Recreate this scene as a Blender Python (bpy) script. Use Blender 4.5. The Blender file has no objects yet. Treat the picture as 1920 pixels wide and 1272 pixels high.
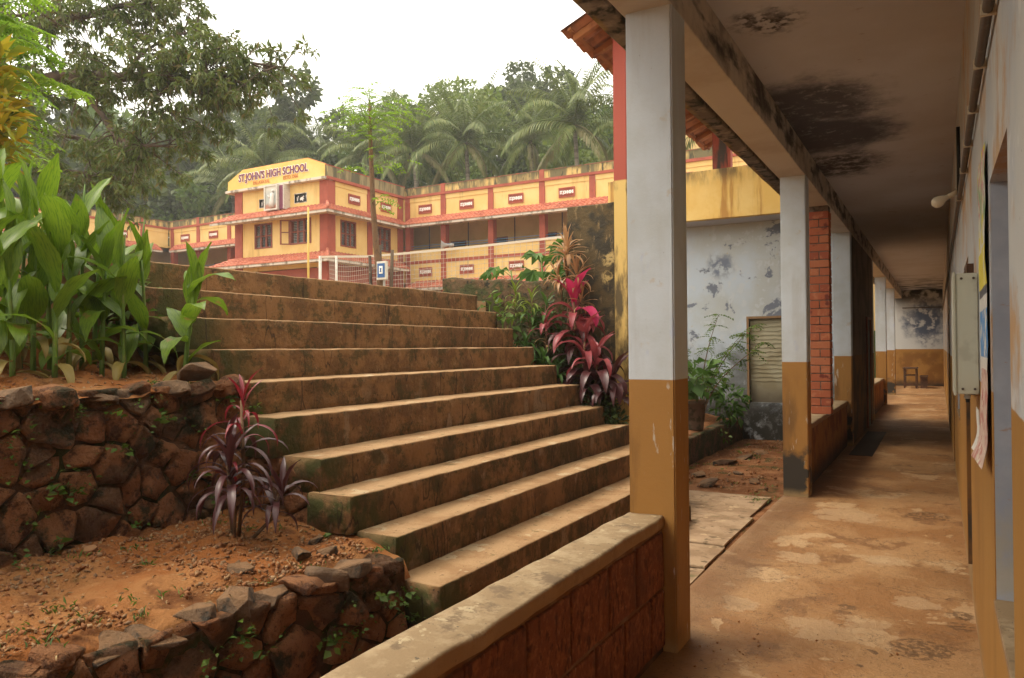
import bpy, bmesh, math, random
import numpy as np
from mathutils import Vector, Matrix, noise as mnoise

R = math.radians
random.seed(11)
rng = np.random.default_rng(5)
scene = bpy.context.scene
C = scene.collection

# ------------------------------------------------------------------ camera
cam = bpy.data.cameras.new("camera")
cam.sensor_width = 36.0
cam.lens = 36.0 * 1407.2 / 1920.0
cam.clip_start = 0.03
cam.clip_end = 2000
camo = bpy.data.objects.new("camera", cam)
C.objects.link(camo)
yaw, pitch, roll = R(29.586), R(0.641), R(0.421)
rot = Matrix.Rotation(yaw, 4, 'Z') @ Matrix.Rotation(R(90) + pitch, 4, 'X') @ Matrix.Rotation(-roll, 4, 'Z')
camo.matrix_world = Matrix.Translation((0, 0, 1.6)) @ rot
scene.camera = camo

# ------------------------------------------------------------------ sky, sun, exposure
world = bpy.data.worlds.new("World")
scene.world = world
world.use_nodes = True
wn, wl = world.node_tree.nodes, world.node_tree.links
wn.clear()
w_out = wn.new("ShaderNodeOutputWorld")
w_add = wn.new("ShaderNodeAddShader")
w_sky = wn.new("ShaderNodeTexSky")
w_sky.sky_type = 'NISHITA'
w_sky.sun_disc = False
w_sky.sun_elevation = R(58)
w_sky.sun_rotation = R(-70)
w_sky.dust_density = 6.0
w_bg1 = wn.new("ShaderNodeBackground")
w_bg1.inputs[1].default_value = 0.05
w_bg2 = wn.new("ShaderNodeBackground")          # even cloud cover
w_bg2.inputs[0].default_value = (1.0, 0.945, 0.80, 1)
w_bg2.inputs[1].default_value = 1.20
wl.new(w_sky.outputs[0], w_bg1.inputs[0])
wl.new(w_bg1.outputs[0], w_add.inputs[0])
wl.new(w_bg2.outputs[0], w_add.inputs[1])
wl.new(w_add.outputs[0], w_out.inputs[0])

sun = bpy.data.lights.new("sun", 'SUN')
sun.energy = 1.0
sun.angle = R(22)
sun.color = (1.0, 0.91, 0.74)
suno = bpy.data.objects.new("sun", sun)
C.objects.link(suno)
az, el = R(-70), R(58)          # measured clockwise from +Y: light from the open yard side
d = Vector((math.sin(az) * math.cos(el), math.cos(az) * math.cos(el), math.sin(el)))
d = Vector((-0.50, -0.22, 0.84)).normalized()
suno.rotation_euler = d.to_track_quat('Z', 'Y').to_euler()
w_sky.sun_elevation = math.asin(d.z)
w_sky.sun_rotation = math.atan2(d.x, d.y)

vs = scene.view_settings
vs.view_transform = 'Standard'
vs.look = 'None'
vs.gamma = 1.0
vs.exposure = 0.90
vs.use_curve_mapping = False
scene.cycles.max_bounces = 8
scene.cycles.diffuse_bounces = 5
scene.cycles.transparent_max_bounces = 12
scene.cycles.volume_bounces = 0
scene.cycles.use_denoising = True
scene.cycles.use_adaptive_sampling = True

# ------------------------------------------------------------------ materials
def lk(nt, a, b):
    nt.links.new(a, b)

def maprange(nt, val, lo, hi, smooth=True):
    n = nt.nodes.new("ShaderNodeMapRange")
    n.interpolation_type = 'SMOOTHSTEP' if smooth else 'LINEAR'
    n.inputs['From Min'].default_value = lo
    n.inputs['From Max'].default_value = hi
    lk(nt, val, n.inputs['Value'])
    return n.outputs['Result']

def mathn(nt, op, a, b=None):
    n = nt.nodes.new("ShaderNodeMath")
    n.operation = op
    for i, v in enumerate((a, b)):
        if v is None:
            continue
        if isinstance(v, (int, float)):
            n.inputs[i].default_value = v
        else:
            lk(nt, v, n.inputs[i])
    return n.outputs[0]

def coords(nt, kind):
    if kind == 'pos':
        return nt.nodes.new("ShaderNodeNewGeometry").outputs['Position']
    return nt.nodes.new("ShaderNodeTexCoord").outputs['Object']

def noise_tex(nt, vec, scale, detail=6, rough=0.6, dist=0.0, stretch=None):
    if stretch:
        m = nt.nodes.new("ShaderNodeMapping")
        m.inputs['Scale'].default_value = stretch
        lk(nt, vec, m.inputs['Vector'])
        vec = m.outputs[0]
    n = nt.nodes.new("ShaderNodeTexNoise")
    n.inputs['Scale'].default_value = scale
    n.inputs['Detail'].default_value = detail
    n.inputs['Roughness'].default_value = rough
    n.inputs['Distortion'].default_value = dist
    lk(nt, vec, n.inputs['Vector'])
    return n.outputs[0]

MATS = {}
def mat(name, base, layers=(), rough=0.85, spec=0.3, bump=(), co='pos', rand=None, transl=0.0, wob=0.0):
    """layers: dicts col, scale, lo, hi, stretch, amt, z/x/y/up/ball masks; bump: (scale, strength, dist[, stretch])"""
    m = bpy.data.materials.new(name)
    m.use_nodes = True
    nt = m.node_tree
    nt.nodes.clear()
    out = nt.nodes.new("ShaderNodeOutputMaterial")
    bs = nt.nodes.new("ShaderNodeBsdfPrincipled")
    bs.inputs['Roughness'].default_value = rough
    bs.inputs['Specular IOR Level'].default_value = spec
    vec = coords(nt, co)
    sep = None
    geo = None
    rgb = nt.nodes.new("ShaderNodeRGB")
    rgb.outputs[0].default_value = (*base, 1)
    cur = rgb.outputs[0]
    if rand:                                  # per-leaf variation
        g = nt.nodes.new("ShaderNodeNewGeometry")
        ramp = nt.nodes.new("ShaderNodeValToRGB")
        e = ramp.color_ramp.elements
        e[0].color = (*rand[0], 1)
        e[1].color = (*rand[-1], 1)
        for k in range(1, len(rand) - 1):
            q = e.new(k / (len(rand) - 1))
            q.color = (*rand[k], 1)
        lk(nt, g.outputs['Random Per Island'], ramp.inputs[0])
        cur = ramp.outputs[0]
    for L in layers:
        fac = None
        if 'scale' in L:
            nz = noise_tex(nt, vec, L['scale'], L.get('detail', 6), L.get('rough', 0.6), L.get('dist', 0.0), L.get('stretch'))
            if 'band' in L:                   # a thin line where the noise crosses a level: cracks
                q = mathn(nt, 'ABSOLUTE', mathn(nt, 'SUBTRACT', nz, L['band'][0]))
                fac = mathn(nt, 'SUBTRACT', 1.0, maprange(nt, q, L['band'][1] * .4, L['band'][1]))
            else:
                fac = maprange(nt, nz, L['lo'], L['hi'])
        for ax in 'xyz':
            if ax in L:
                if sep is None:
                    sep = nt.nodes.new("ShaderNodeSeparateXYZ")
                    lk(nt, vec, sep.inputs[0])
                v = sep.outputs['xyz'.index(ax)]
                if L.get('wob'):
                    w = noise_tex(nt, vec, L.get('wscale', 6.0), 4)
                    v = mathn(nt, 'ADD', v, mathn(nt, 'MULTIPLY', mathn(nt, 'SUBTRACT', w, 0.5), L['wob']))
                lo, hi = L[ax]
                f2 = maprange(nt, v, lo, hi) if lo < hi else mathn(nt, 'SUBTRACT', 1.0, maprange(nt, v, hi, lo))
                fac = f2 if fac is None else mathn(nt, 'MULTIPLY', fac, f2)
        if 'up' in L:
            if geo is None:
                g = nt.nodes.new("ShaderNodeNewGeometry")
                s2 = nt.nodes.new("ShaderNodeSeparateXYZ")
                lk(nt, g.outputs['Normal'], s2.inputs[0])
                geo = s2.outputs[2]
            lo, hi = L['up']
            f2 = maprange(nt, geo, lo, hi) if lo < hi else mathn(nt, 'SUBTRACT', 1.0, maprange(nt, geo, hi, lo))
            fac = f2 if fac is None else mathn(nt, 'MULTIPLY', fac, f2)
        if 'ball' in L:
            (cx, cy, cz), r0, r1, nsc, nam = L['ball']
            sb = nt.nodes.new("ShaderNodeVectorMath")
            sb.operation = 'DISTANCE'
            lk(nt, vec, sb.inputs[0])
            sb.inputs[1].default_value = (cx, cy, cz)
            w = noise_tex(nt, vec, nsc, 8, 0.7)
            dd = mathn(nt, 'ADD', sb.outputs['Value'], mathn(nt, 'MULTIPLY', mathn(nt, 'SUBTRACT', w, 0.5), nam))
            f2 = mathn(nt, 'SUBTRACT', 1.0, maprange(nt, dd, r0, r1))
            fac = f2 if fac is None else mathn(nt, 'MULTIPLY', fac, f2)
        if 'amt' in L:
            fac = mathn(nt, 'MULTIPLY', fac, L['amt']) if fac is not None else L['amt']
        mx = nt.nodes.new("ShaderNodeMix")
        mx.data_type = 'RGBA'
        mx.blend_type = L.get('blend', 'MIX')
        if isinstance(fac, (int, float)):
            mx.inputs[0].default_value = fac
        else:
            lk(nt, fac, mx.inputs[0])
        lk(nt, cur, mx.inputs[6])
        mx.inputs[7].default_value = (*L['col'], 1)
        cur = mx.outputs[2]
    lk(nt, cur, bs.inputs['Base Color'])
    nrm = None
    for b in bump:
        sc, st, di = b[:3]
        nz = noise_tex(nt, vec, sc, 8, 0.65, 0.0, b[3] if len(b) > 3 else None)
        bn = nt.nodes.new("ShaderNodeBump")
        bn.inputs['Strength'].default_value = st
        bn.inputs['Distance'].default_value = di
        lk(nt, nz, bn.inputs['Height'])
        if nrm is not None:
            lk(nt, nrm, bn.inputs['Normal'])
        nrm = bn.outputs[0]
    if nrm is not None:
        lk(nt, nrm, bs.inputs['Normal'])
    if transl > 0:
        tr = nt.nodes.new("ShaderNodeBsdfTranslucent")
        lk(nt, cur, tr.inputs[0])
        mxs = nt.nodes.new("ShaderNodeMixShader")
        mxs.inputs[0].default_value = transl
        lk(nt, bs.outputs[0], mxs.inputs[1])
        lk(nt, tr.outputs[0], mxs.inputs[2])
        lk(nt, mxs.outputs[0], out.inputs[0])
    else:
        lk(nt, bs.outputs[0], out.inputs[0])
    MATS[name] = m
    return m

OCHRE = (0.33, 0.160, 0.036)
OCHRE_D = (0.22, 0.095, 0.02)
PALEBLUE = (0.53, 0.575, 0.62)
YELLOW = (0.70, 0.485, 0.175)
RED = (0.37, 0.090, 0.055)

mat('column_paint', PALEBLUE, [
    dict(col=(0.47, 0.50, 0.51), scale=2.5, lo=0.40, hi=0.66, detail=9),
    dict(col=(0.42, 0.48, 0.62), scale=7, lo=0.62, hi=0.68, stretch=(1, 1, .4), amt=.6),
    dict(col=(0.46, 0.36, 0.24), scale=7, lo=0.62, hi=0.70, amt=.5, detail=9),
    dict(col=(0.40, 0.40, 0.39), scale=4, lo=0.54, hi=0.66, stretch=(1, 1, .12), amt=.45),
    dict(col=(0.10, 0.09, 0.08), scale=60, lo=0.74, hi=0.78, detail=2, amt=.7),
    dict(col=OCHRE, z=(1.427, 1.421), wob=.006),
    dict(col=OCHRE_D, z=(1.40, 1.2), scale=3.0, lo=.45, hi=.7, stretch=(1, 1, .35), amt=.8),
    dict(col=(0.50, 0.44, 0.36), z=(1.42, 1.38), scale=20, lo=.62, hi=.67, stretch=(1, 1, .22), amt=.8),
    dict(col=(0.11, 0.055, 0.016), z=(1.35, .9), scale=5, lo=.50, hi=.66, stretch=(1, 1, .15), amt=.6),
    dict(col=(0.035, 0.028, 0.02), z=(0.56, 0.36), wob=.45, wscale=6, y=(7, 8), x=(-1.19, -1.24), scale=4, lo=.30, hi=.46, detail=9, rough=.7),
    dict(col=(0.40, 0.27, 0.12), z=(0.10, 0.0), wob=.08, amt=.7),
], rough=.62, spec=.35, bump=[(70, .16, .004), (5, .2, .02)])
mat('corridor_wall_paint', (0.50, 0.49, 0.46), [
    dict(col=(0.40, 0.42, 0.44), scale=1.4, lo=.35, hi=.65),
    dict(col=(0.44, 0.25, 0.10), scale=3.2, lo=.47, hi=.62, stretch=(1, .55, .5), detail=10, rough=.7, amt=.9),
    dict(col=(0.60, 0.59, 0.56), scale=6, lo=.58, hi=.66, stretch=(1, .6, .6), amt=.7),
    dict(col=(0.07, 0.06, 0.05), scale=45, lo=.74, hi=.77, detail=2),
    dict(col=OCHRE, z=(1.427, 1.42), wob=.03, wscale=3),
    dict(col=OCHRE_D, z=(1.36, 1.2), scale=2.5, lo=.45, hi=.72, stretch=(1, 1, .3), amt=.7),
    dict(col=(0.30, 0.18, 0.08), z=(0.16, 0.0), wob=.15),
], rough=.6, spec=.35, bump=[(40, .2, .004), (4, .25, .02)])
mat('jamb_paint', (0.34, 0.37, 0.44), [
    dict(col=(0.46, 0.49, 0.55), scale=3, lo=.4, hi=.7),
    dict(col=(0.40, 0.22, 0.10), scale=10, lo=.64, hi=.72, stretch=(1, 1, 2.5), amt=.6),
    dict(col=(0.42, 0.36, 0.22), z=(1.2, .85), scale=6, lo=.4, hi=.6, amt=.55),
], rough=.8, bump=[(60, .2, .004)])
mat('ceiling_paint', (0.52, 0.52, 0.57), [
    dict(col=(0.45, 0.435, 0.46), scale=0.8, lo=.35, hi=.7),
    dict(col=(0.24, 0.15, 0.11), scale=6, lo=.62, hi=.75, amt=.6),
    dict(col=(0.085, 0.085, 0.105), ball=((-1.05, 6.95, 3.7), .40, .85, 2.6, .9), scale=8, lo=.26, hi=.50, detail=10, rough=.75),
    dict(col=(0.070, 0.070, 0.090), ball=((-1.08, 8.1, 3.7), .50, .95, 2.6, .9), scale=8, lo=.24, hi=.46, detail=10, rough=.75),
    dict(col=(0.050, 0.048, 0.058), ball=((-1.15, 9.5, 3.7), .40, .85, 2.6, .9), scale=8, lo=.32, hi=.55, detail=10, rough=.75),
    dict(col=(0.05, 0.04, 0.04), ball=((-0.95, 5.05, 3.7), .05, .28, 6, .5), scale=14, lo=.42, hi=.55),
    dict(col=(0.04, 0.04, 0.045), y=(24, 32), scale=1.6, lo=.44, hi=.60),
], rough=.8, bump=[(30, .2, .004)])
mat('beam_paint', (0.56, 0.50, 0.43), [
    dict(col=(0.46, 0.38, 0.30), scale=1.8, lo=.4, hi=.7),
    dict(col=(0.055, 0.050, 0.055), scale=2.6, lo=.46, hi=.62, stretch=(1, .6, 2), x=(-1.26, -1.195), z=(3.40, 3.52), wob=.1),
    dict(col=(0.13, 0.11, 0.10), scale=5, lo=.42, hi=.7, x=(-1.22, -1.19), amt=.8),
], rough=.8, bump=[(30, .25, .004)])
mat('slab_edge', (0.16, 0.13, 0.105), [
    dict(col=(0.30, 0.25, 0.20), scale=5, lo=.48, hi=.66),
    dict(col=(0.035, 0.035, 0.03), scale=9, lo=.48, hi=.62),
    dict(col=(0.42, 0.27, 0.08), x=(-1.69, -1.73), scale=3, lo=.40, hi=.6, amt=.6),
], bump=[(25, .6, .02)])
mat('corridor_floor', (0.40, 0.225, 0.098), [
    dict(col=(0.30, 0.145, 0.053), scale=1.3, lo=.42, hi=.58, detail=8),
    dict(col=(0.235, 0.115, 0.046), scale=2.0, lo=.54, hi=.62, detail=12, rough=.7, dist=.3),
    dict(col=(0.47, 0.30, 0.155), scale=1.5, lo=.585, hi=.60, detail=9, rough=.62, dist=.3),
    dict(col=(0.14, 0.075, 0.035), scale=7, lo=.66, hi=.71, detail=5, dist=.4),
    dict(col=(0.055, 0.035, 0.02), scale=24, lo=.69, hi=.73, detail=3),
    dict(col=(0.33, 0.185, 0.082), scale=14, lo=.52, hi=.66, detail=10, rough=.75, amt=.6),
    dict(col=(0.19, 0.095, 0.04), scale=30, lo=.58, hi=.68, detail=8, amt=.6),
    dict(col=(0.07, 0.038, 0.018), scale=1.1, band=(.5, .0022), detail=7, amt=.75),
    dict(col=(0.08, 0.042, 0.02), scale=2.6, band=(.44, .003), detail=5, amt=.6),
    dict(col=(0.47, 0.315, 0.175), ball=((-1.1, 4.75, 0), 0.1, 0.122, 4.5, 0.416), amt=.6),
    dict(col=(0.47, 0.315, 0.175), ball=((-0.62, 4.55, 0), 0.16, 0.182, 4.5, 0.676), amt=.6),
    dict(col=(0.47, 0.315, 0.175), ball=((-0.4, 4.75, 0), 0.1, 0.122, 4.5, 0.52), amt=.6),
    dict(col=(0.47, 0.315, 0.175), ball=((-0.76, 7.7, 0), 0.26, 0.282, 4.5, 1.04), amt=.6),
    dict(col=(0.47, 0.315, 0.175), ball=((-0.35, 6.2, 0), 0.14, 0.162, 4.5, 0.78), amt=.6),
    dict(col=(0.47, 0.315, 0.175), ball=((-0.95, 6, 0), 0.12, 0.142, 4.5, 0.78), amt=.6),
    dict(col=(0.47, 0.315, 0.175), ball=((-0.15, 5.3, 0), 0.1, 0.122, 4.5, 0.52), amt=.6),
    dict(col=(0.12, 0.062, 0.028), ball=((-0.1, 4.5, 0), 0.12, 0.16, 7, 0.2), scale=26, lo=.42, hi=.54, detail=9, amt=.8),
    dict(col=(0.12, 0.062, 0.028), ball=((0.1, 5.15, 0), 0.05, 0.09, 7, 0.1), scale=26, lo=.42, hi=.54, detail=9, amt=.8),
    dict(col=(0.12, 0.062, 0.028), ball=((0.09, 4.95, 0), 0.05, 0.09, 7, 0.1), scale=26, lo=.42, hi=.54, detail=9, amt=.8),
    dict(col=(0.12, 0.062, 0.028), ball=((-0.5, 5, 0), 0.04, 0.08, 7, 0.1), scale=26, lo=.42, hi=.54, detail=9, amt=.8),
    dict(col=(0.12, 0.062, 0.028), ball=((-0.1, 8, 0), 0.16, 0.2, 7, 0.3), scale=26, lo=.42, hi=.54, detail=9, amt=.8),
    dict(col=(0.13, 0.065, 0.03), x=(-1.02, -1.25), wob=.5, wscale=3, amt=.55),
], rough=.55, spec=.35, bump=[(1.7, .5, .03), (9, .6, .03), (50, .6, .01)])
mat('end_wall_paint', (0.52, 0.52, 0.50), [
    dict(col=(0.10, 0.12, 0.17), ball=((-0.35, 32.9, 2.5), .4, 1.0, 1.8, 1.8), scale=3.5, lo=.40, hi=.50),
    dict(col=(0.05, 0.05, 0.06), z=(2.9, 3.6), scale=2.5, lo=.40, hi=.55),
    dict(col=OCHRE, z=(1.425, 1.415)),
    dict(col=OCHRE_D, z=(1.4, 1.2), scale=2.5, lo=.42, hi=.6),
    dict(col=(0.05, 0.03, 0.015), z=(.3, 0), wob=.3),
], bump=[(20, .3, .01)])
mat('parapet_cap', (0.27, 0.185, 0.100), [
    dict(col=(0.36, 0.265, 0.155), scale=7, lo=.45, hi=.62, detail=10, rough=.7),
    dict(col=(0.17, 0.115, 0.066), scale=6, lo=.54, hi=.64, detail=10, rough=.7),
    dict(col=(0.42, 0.33, 0.20), scale=16, lo=.62, hi=.68),
    dict(col=(0.10, 0.08, 0.055), scale=50, lo=.66, hi=.72, detail=3),
    dict(col=(0.30, 0.17, 0.085), up=(.8, .2), amt=.7),
], bump=[(80, .4, .005), (14, .4, .012)])
mat('laterite', (0.215, 0.062, 0.024), [
    dict(col=(0.33, 0.115, 0.042), scale=26, lo=.46, hi=.66, detail=8),
    dict(col=(0.10, 0.028, 0.014), scale=20, lo=.54, hi=.64, detail=8, stretch=(1, 1.5, .7)),
    dict(col=(0.40, 0.24, 0.15), scale=34, lo=.66, hi=.72, detail=4, stretch=(1, 1, .4)),
    dict(col=(0.12, 0.04, 0.02), scale=2.2, lo=.45, hi=.7, amt=.7),
], bump=[(46, .9, .02), (120, .6, .006)])
mat('laterite_mortar', (0.17, 0.068, 0.030), [
    dict(col=(0.21, 0.115, 0.06), scale=8, lo=.45, hi=.62),
    dict(col=(0.05, 0.03, 0.02), z=(.3, 0), scale=4, lo=.35, hi=.6),
], bump=[(60, .6, .01)])
mat('low_wall_paint', (0.30, 0.125, 0.032), [
    dict(col=(0.17, 0.06, 0.024), scale=3, lo=.42, hi=.6),
    dict(col=(0.035, 0.02, 0.015), z=(.35, .0), wob=.4),
    dict(col=(0.43, 0.30, 0.15), z=(.69, .705), up=(.5, .9)),
], bump=[(40, .5, .01)])
for bn_, bc_ in (('brick', (0.43, 0.125, 0.058)), ('brick_b', (0.36, 0.095, 0.050)), ('brick_c', (0.48, 0.165, 0.078))): mat(bn_, bc_, [
    dict(col=(0.50, 0.19, 0.095), scale=14, lo=.52, hi=.66, detail=9),
    dict(col=(0.20, 0.045, 0.03), scale=7, lo=.60, hi=.68),
], bump=[(60, .4, .005)], rand=None)
mat('brick_mortar', (0.18, 0.13, 0.10), [dict(col=(0.09, 0.06, 0.045), scale=12, lo=.45, hi=.6)], bump=[(60, .5, .005)])
mat('blue_wall', (0.56, 0.625, 0.70), [
    dict(col=(0.52, 0.54, 0.53), scale=1.0, lo=.4, hi=.65),
    dict(col=(0.20, 0.22, 0.27), scale=1.9, lo=.575, hi=.61, detail=9, rough=.7, dist=.4),
    dict(col=(0.60, 0.63, 0.66), scale=8, lo=.56, hi=.60, amt=.7),
    dict(col=(0.21, 0.24, 0.31), ball=((-3.3, 13.2, 3.0), .10, .28, 5, .4), scale=8, lo=.36, hi=.5),
    dict(col=(0.50, 0.42, 0.28), scale=7, lo=.70, hi=.75),
    dict(col=(0.15, 0.155, 0.15), z=(1.85, .9), wob=1.6, wscale=1.6, scale=3, lo=.32, hi=.52, detail=9, rough=.7),
    dict(col=(0.04, 0.037, 0.03), z=(0.85, .35), wob=.6, wscale=3, scale=5, lo=.36, hi=.52, detail=9, rough=.7),
], bump=[(30, .35, .006), (5, .35, .02)])
mat('mouldy_wall', (0.40, 0.28, 0.10), [
    dict(col=(0.100, 0.070, 0.033), scale=.95, lo=.24, hi=.36, detail=7),
    dict(col=(0.040, 0.034, 0.024), scale=4.5, lo=.42, hi=.60, detail=9),
    dict(col=(0.20, 0.14, 0.07), scale=14, lo=.56, hi=.66, stretch=(1, 1, .4)),
    dict(col=(0.50, 0.36, 0.15), ball=((-3.36, 8.2, 2.64), .06, .10, 7, .5), scale=14, lo=.36, hi=.5, amt=.9),
    dict(col=(0.46, 0.33, 0.13), ball=((-3.34, 8.2, 2.40), .05, .08, 7, .4), scale=14, lo=.36, hi=.5, amt=.9),
    dict(col=(0.05, 0.045, 0.028), scale=30, lo=.56, hi=.66, amt=.7),
], bump=[(18, .7, .02), (60, .5, .006)])
mat('yellow_streaked', (0.66, 0.42, 0.12), [
    dict(col=(0.72, 0.50, 0.18), scale=2, lo=.4, hi=.65),
    dict(col=(0.42, 0.22, 0.06), scale=5, lo=.52, hi=.66, stretch=(1, 1, .10)),
    dict(col=(0.60, 0.24, 0.08), scale=1.6, lo=.60, hi=.68, stretch=(1.4, 1, .05), amt=.8),
    dict(col=(0.10, 0.08, 0.05), scale=6, lo=.40, hi=.60, stretch=(1, 1, .25), z=(4.22, 4.54), amt=.85),
], bump=[(30, .2, .004)])
mat('pillar_two_tone', (0.60, 0.41, 0.13), [
    dict(col=(0.10, 0.07, 0.03), scale=4, lo=.46, hi=.60, stretch=(1, 1, .3), detail=9),
    dict(col=(0.33, 0.066, 0.042), z=(3.49, 3.51)),
], rough=.6, bump=[(30, .2, .004)])
mat('timber', (0.34, 0.13, 0.045), [
    dict(col=(0.20, 0.065, 0.03), scale=4, lo=.42, hi=.62, stretch=(1, .2, 1)),
    dict(col=(0.45, 0.22, 0.08), scale=9, lo=.58, hi=.7, stretch=(1, .2, 1)),
], rough=.7, bump=[(30, .3, .004, (1, .15, 1))])
mat('post_paint', (0.27, 0.055, 0.03), [
    dict(col=(0.05, 0.035, 0.025), scale=5, lo=.50, hi=.63, stretch=(1, 1, .2)),
    dict(col=(0.46, 0.19, 0.14), scale=7, lo=.60, hi=.7, stretch=(1, 1, .3)),
], rough=.6, bump=[(30, .3, .004)])
mat('roof_tile', (0.40, 0.155, 0.07), [
    dict(col=(0.24, 0.10, 0.05), scale=5, lo=.45, hi=.65),
    dict(col=(0.07, 0.06, 0.045), scale=3, lo=.46, hi=.60, up=(-.2, .4)),
], bump=[(40, .4, .006)])
mat('zigzag_panel', (0.42, 0.38, 0.26), [
    dict(col=(0.32, 0.275, 0.17), scale=3, lo=.4, hi=.65),
    dict(col=(0.16, 0.13, 0.09), z=(1.0, .65), wob=.2),
], bump=[(40, .2, .004)])

# stairs, stone, earth
mat('step_concrete', (0.250, 0.128, 0.050), [
    dict(col=(0.150, 0.076, 0.030), scale=3.2, lo=.44, hi=.58, detail=10, rough=.7),
    dict(col=(0.300, 0.170, 0.078), scale=9, lo=.56, hi=.66, detail=10, rough=.75),
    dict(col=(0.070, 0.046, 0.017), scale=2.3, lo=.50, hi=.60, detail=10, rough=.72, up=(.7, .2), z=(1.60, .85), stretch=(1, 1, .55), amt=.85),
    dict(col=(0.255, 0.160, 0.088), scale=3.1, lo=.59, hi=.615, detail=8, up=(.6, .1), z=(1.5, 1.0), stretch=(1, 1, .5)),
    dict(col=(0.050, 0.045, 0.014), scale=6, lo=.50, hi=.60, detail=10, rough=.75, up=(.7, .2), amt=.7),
    dict(col=(0.050, 0.056, 0.012), y=(3.70, 3.25), scale=5, lo=.40, hi=.52, wob=.3, amt=.9),
    dict(col=(0.400, 0.245, 0.120), up=(.45, .95)),  # sand tone on up-facing treads, mostly the light on them put into colour
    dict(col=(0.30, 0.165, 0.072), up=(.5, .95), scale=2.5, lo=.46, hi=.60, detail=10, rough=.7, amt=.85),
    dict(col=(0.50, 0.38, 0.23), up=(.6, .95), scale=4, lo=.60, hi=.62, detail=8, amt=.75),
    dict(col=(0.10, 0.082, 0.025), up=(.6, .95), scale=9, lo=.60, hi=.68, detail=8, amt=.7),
    dict(col=(0.040, 0.024, 0.012), scale=34, lo=.66, hi=.70, detail=3, amt=.85),
    dict(col=(0.030, 0.018, 0.010), scale=1.6, band=(.5, .004), detail=4, stretch=(1, 1, .18), up=(.6, .2), amt=.7),
], bump=[(8, .6, .03), (34, .8, .014), (120, .45, .005)])
STONE_LAYERS = [
    dict(col=(0.41, 0.180, 0.075), scale=3.1, lo=.42, hi=.50, detail=1),
    dict(col=(0.19, 0.095, 0.046), scale=3.7, lo=.54, hi=.60, detail=1),
    dict(col=(0.120, 0.046, 0.020), scale=11, lo=.50, hi=.62, detail=10, rough=.75),
    dict(col=(0.33, 0.170, 0.080), scale=17, lo=.57, hi=.66, detail=10, rough=.75),
    dict(col=(0.024, 0.030, 0.008), scale=3.6, lo=.54, hi=.62, detail=10, rough=.7, amt=.85),
    dict(col=(0.03, 0.016, 0.010), scale=60, lo=.62, hi=.70, detail=4, amt=.8),
]
mat('stone', (0.330, 0.130, 0.050), STONE_LAYERS, bump=[(10, 1.0, .05), (40, 1.0, .018), (120, .5, .005)])
mat('grey_stone', (0.135, 0.082, 0.048), [
    dict(col=(0.190, 0.115, 0.064), scale=6, lo=.45, hi=.6),
    dict(col=(0.05, 0.042, 0.032), scale=10, lo=.52, hi=.64),
    dict(col=(0.26, 0.14, 0.065), up=(.6, .95), scale=5, lo=.4, hi=.55, amt=.8),
], bump=[(12, 1.0, .04), (50, .9, .012)])
mat('wall_core', (0.085, 0.040, 0.018), [
    dict(col=(0.035, 0.042, 0.010), scale=4, lo=.44, hi=.6),
    dict(col=(0.15, 0.068, 0.030), scale=10, lo=.52, hi=.68),
], bump=[(20, 1, .03)])
mat('red_earth', (0.300, 0.110, 0.034), [
    dict(col=(0.350, 0.160, 0.060), scale=2.2, lo=.44, hi=.62),
    dict(col=(0.165, 0.066, 0.026), scale=5, lo=.52, hi=.66, detail=9),
    dict(col=(0.40, 0.25, 0.13), scale=34, lo=.63, hi=.72, detail=3),
    dict(col=(0.07, 0.033, 0.016), scale=55, lo=.66, hi=.74, detail=3),
    dict(col=(0.075, 0.075, 0.018), scale=3.2, lo=.64, hi=.72, amt=.5),
], rough=.95, spec=.1, bump=[(6, .6, .04), (45, .8, .02), (130, .6, .006)])
mat('alley_earth', (0.170, 0.070, 0.028), [
    dict(col=(0.26, 0.12, 0.055), scale=3, lo=.46, hi=.62),
    dict(col=(0.04, 0.045, 0.012), scale=2.2, lo=.55, hi=.66, amt=.8),
    dict(col=(0.33, 0.22, 0.13), scale=30, lo=.64, hi=.72, detail=3),
], rough=.95, spec=.1, bump=[(10, .7, .03), (60, .7, .01)])
mat('yard_earth', (0.30, 0.16, 0.075), [
    dict(col=(0.10, 0.12, 0.03), scale=.4, lo=.5, hi=.62),
    dict(col=(0.38, 0.22, 0.11), scale=2, lo=.5, hi=.65)], rough=.95, spec=.1)
mat('hill_green', (0.05, 0.075, 0.02), [dict(col=(0.10, 0.07, 0.03), scale=.3, lo=.5, hi=.62)], rough=.95, spec=.1)
mat('path_slab', (0.37, 0.250, 0.150), [
    dict(col=(0.26, 0.165, 0.092), scale=3, lo=.42, hi=.6, detail=10),
    dict(col=(0.44, 0.31, 0.18), scale=7, lo=.58, hi=.66, detail=10),
    dict(col=(0.13, 0.085, 0.045), scale=8, lo=.56, hi=.68),
    dict(col=(0.07, 0.085, 0.02), scale=5, lo=.60, hi=.68, amt=.6),
    dict(col=(0.045, 0.030, 0.016), z=(-.021, -.029)),
], bump=[(50, .5, .008), (8, .4, .02)])
mat('moss_wall', (0.11, 0.062, 0.030), [
    dict(col=(0.045, 0.048, 0.014), scale=5, lo=.42, hi=.58),
    dict(col=(0.19, 0.10, 0.045), scale=9, lo=.56, hi=.68),
    dict(col=(0.02, 0.018, 0.01), scale=16, lo=.56, hi=.66)], bump=[(14, 1, .04), (50, .6, .01)])

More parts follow.
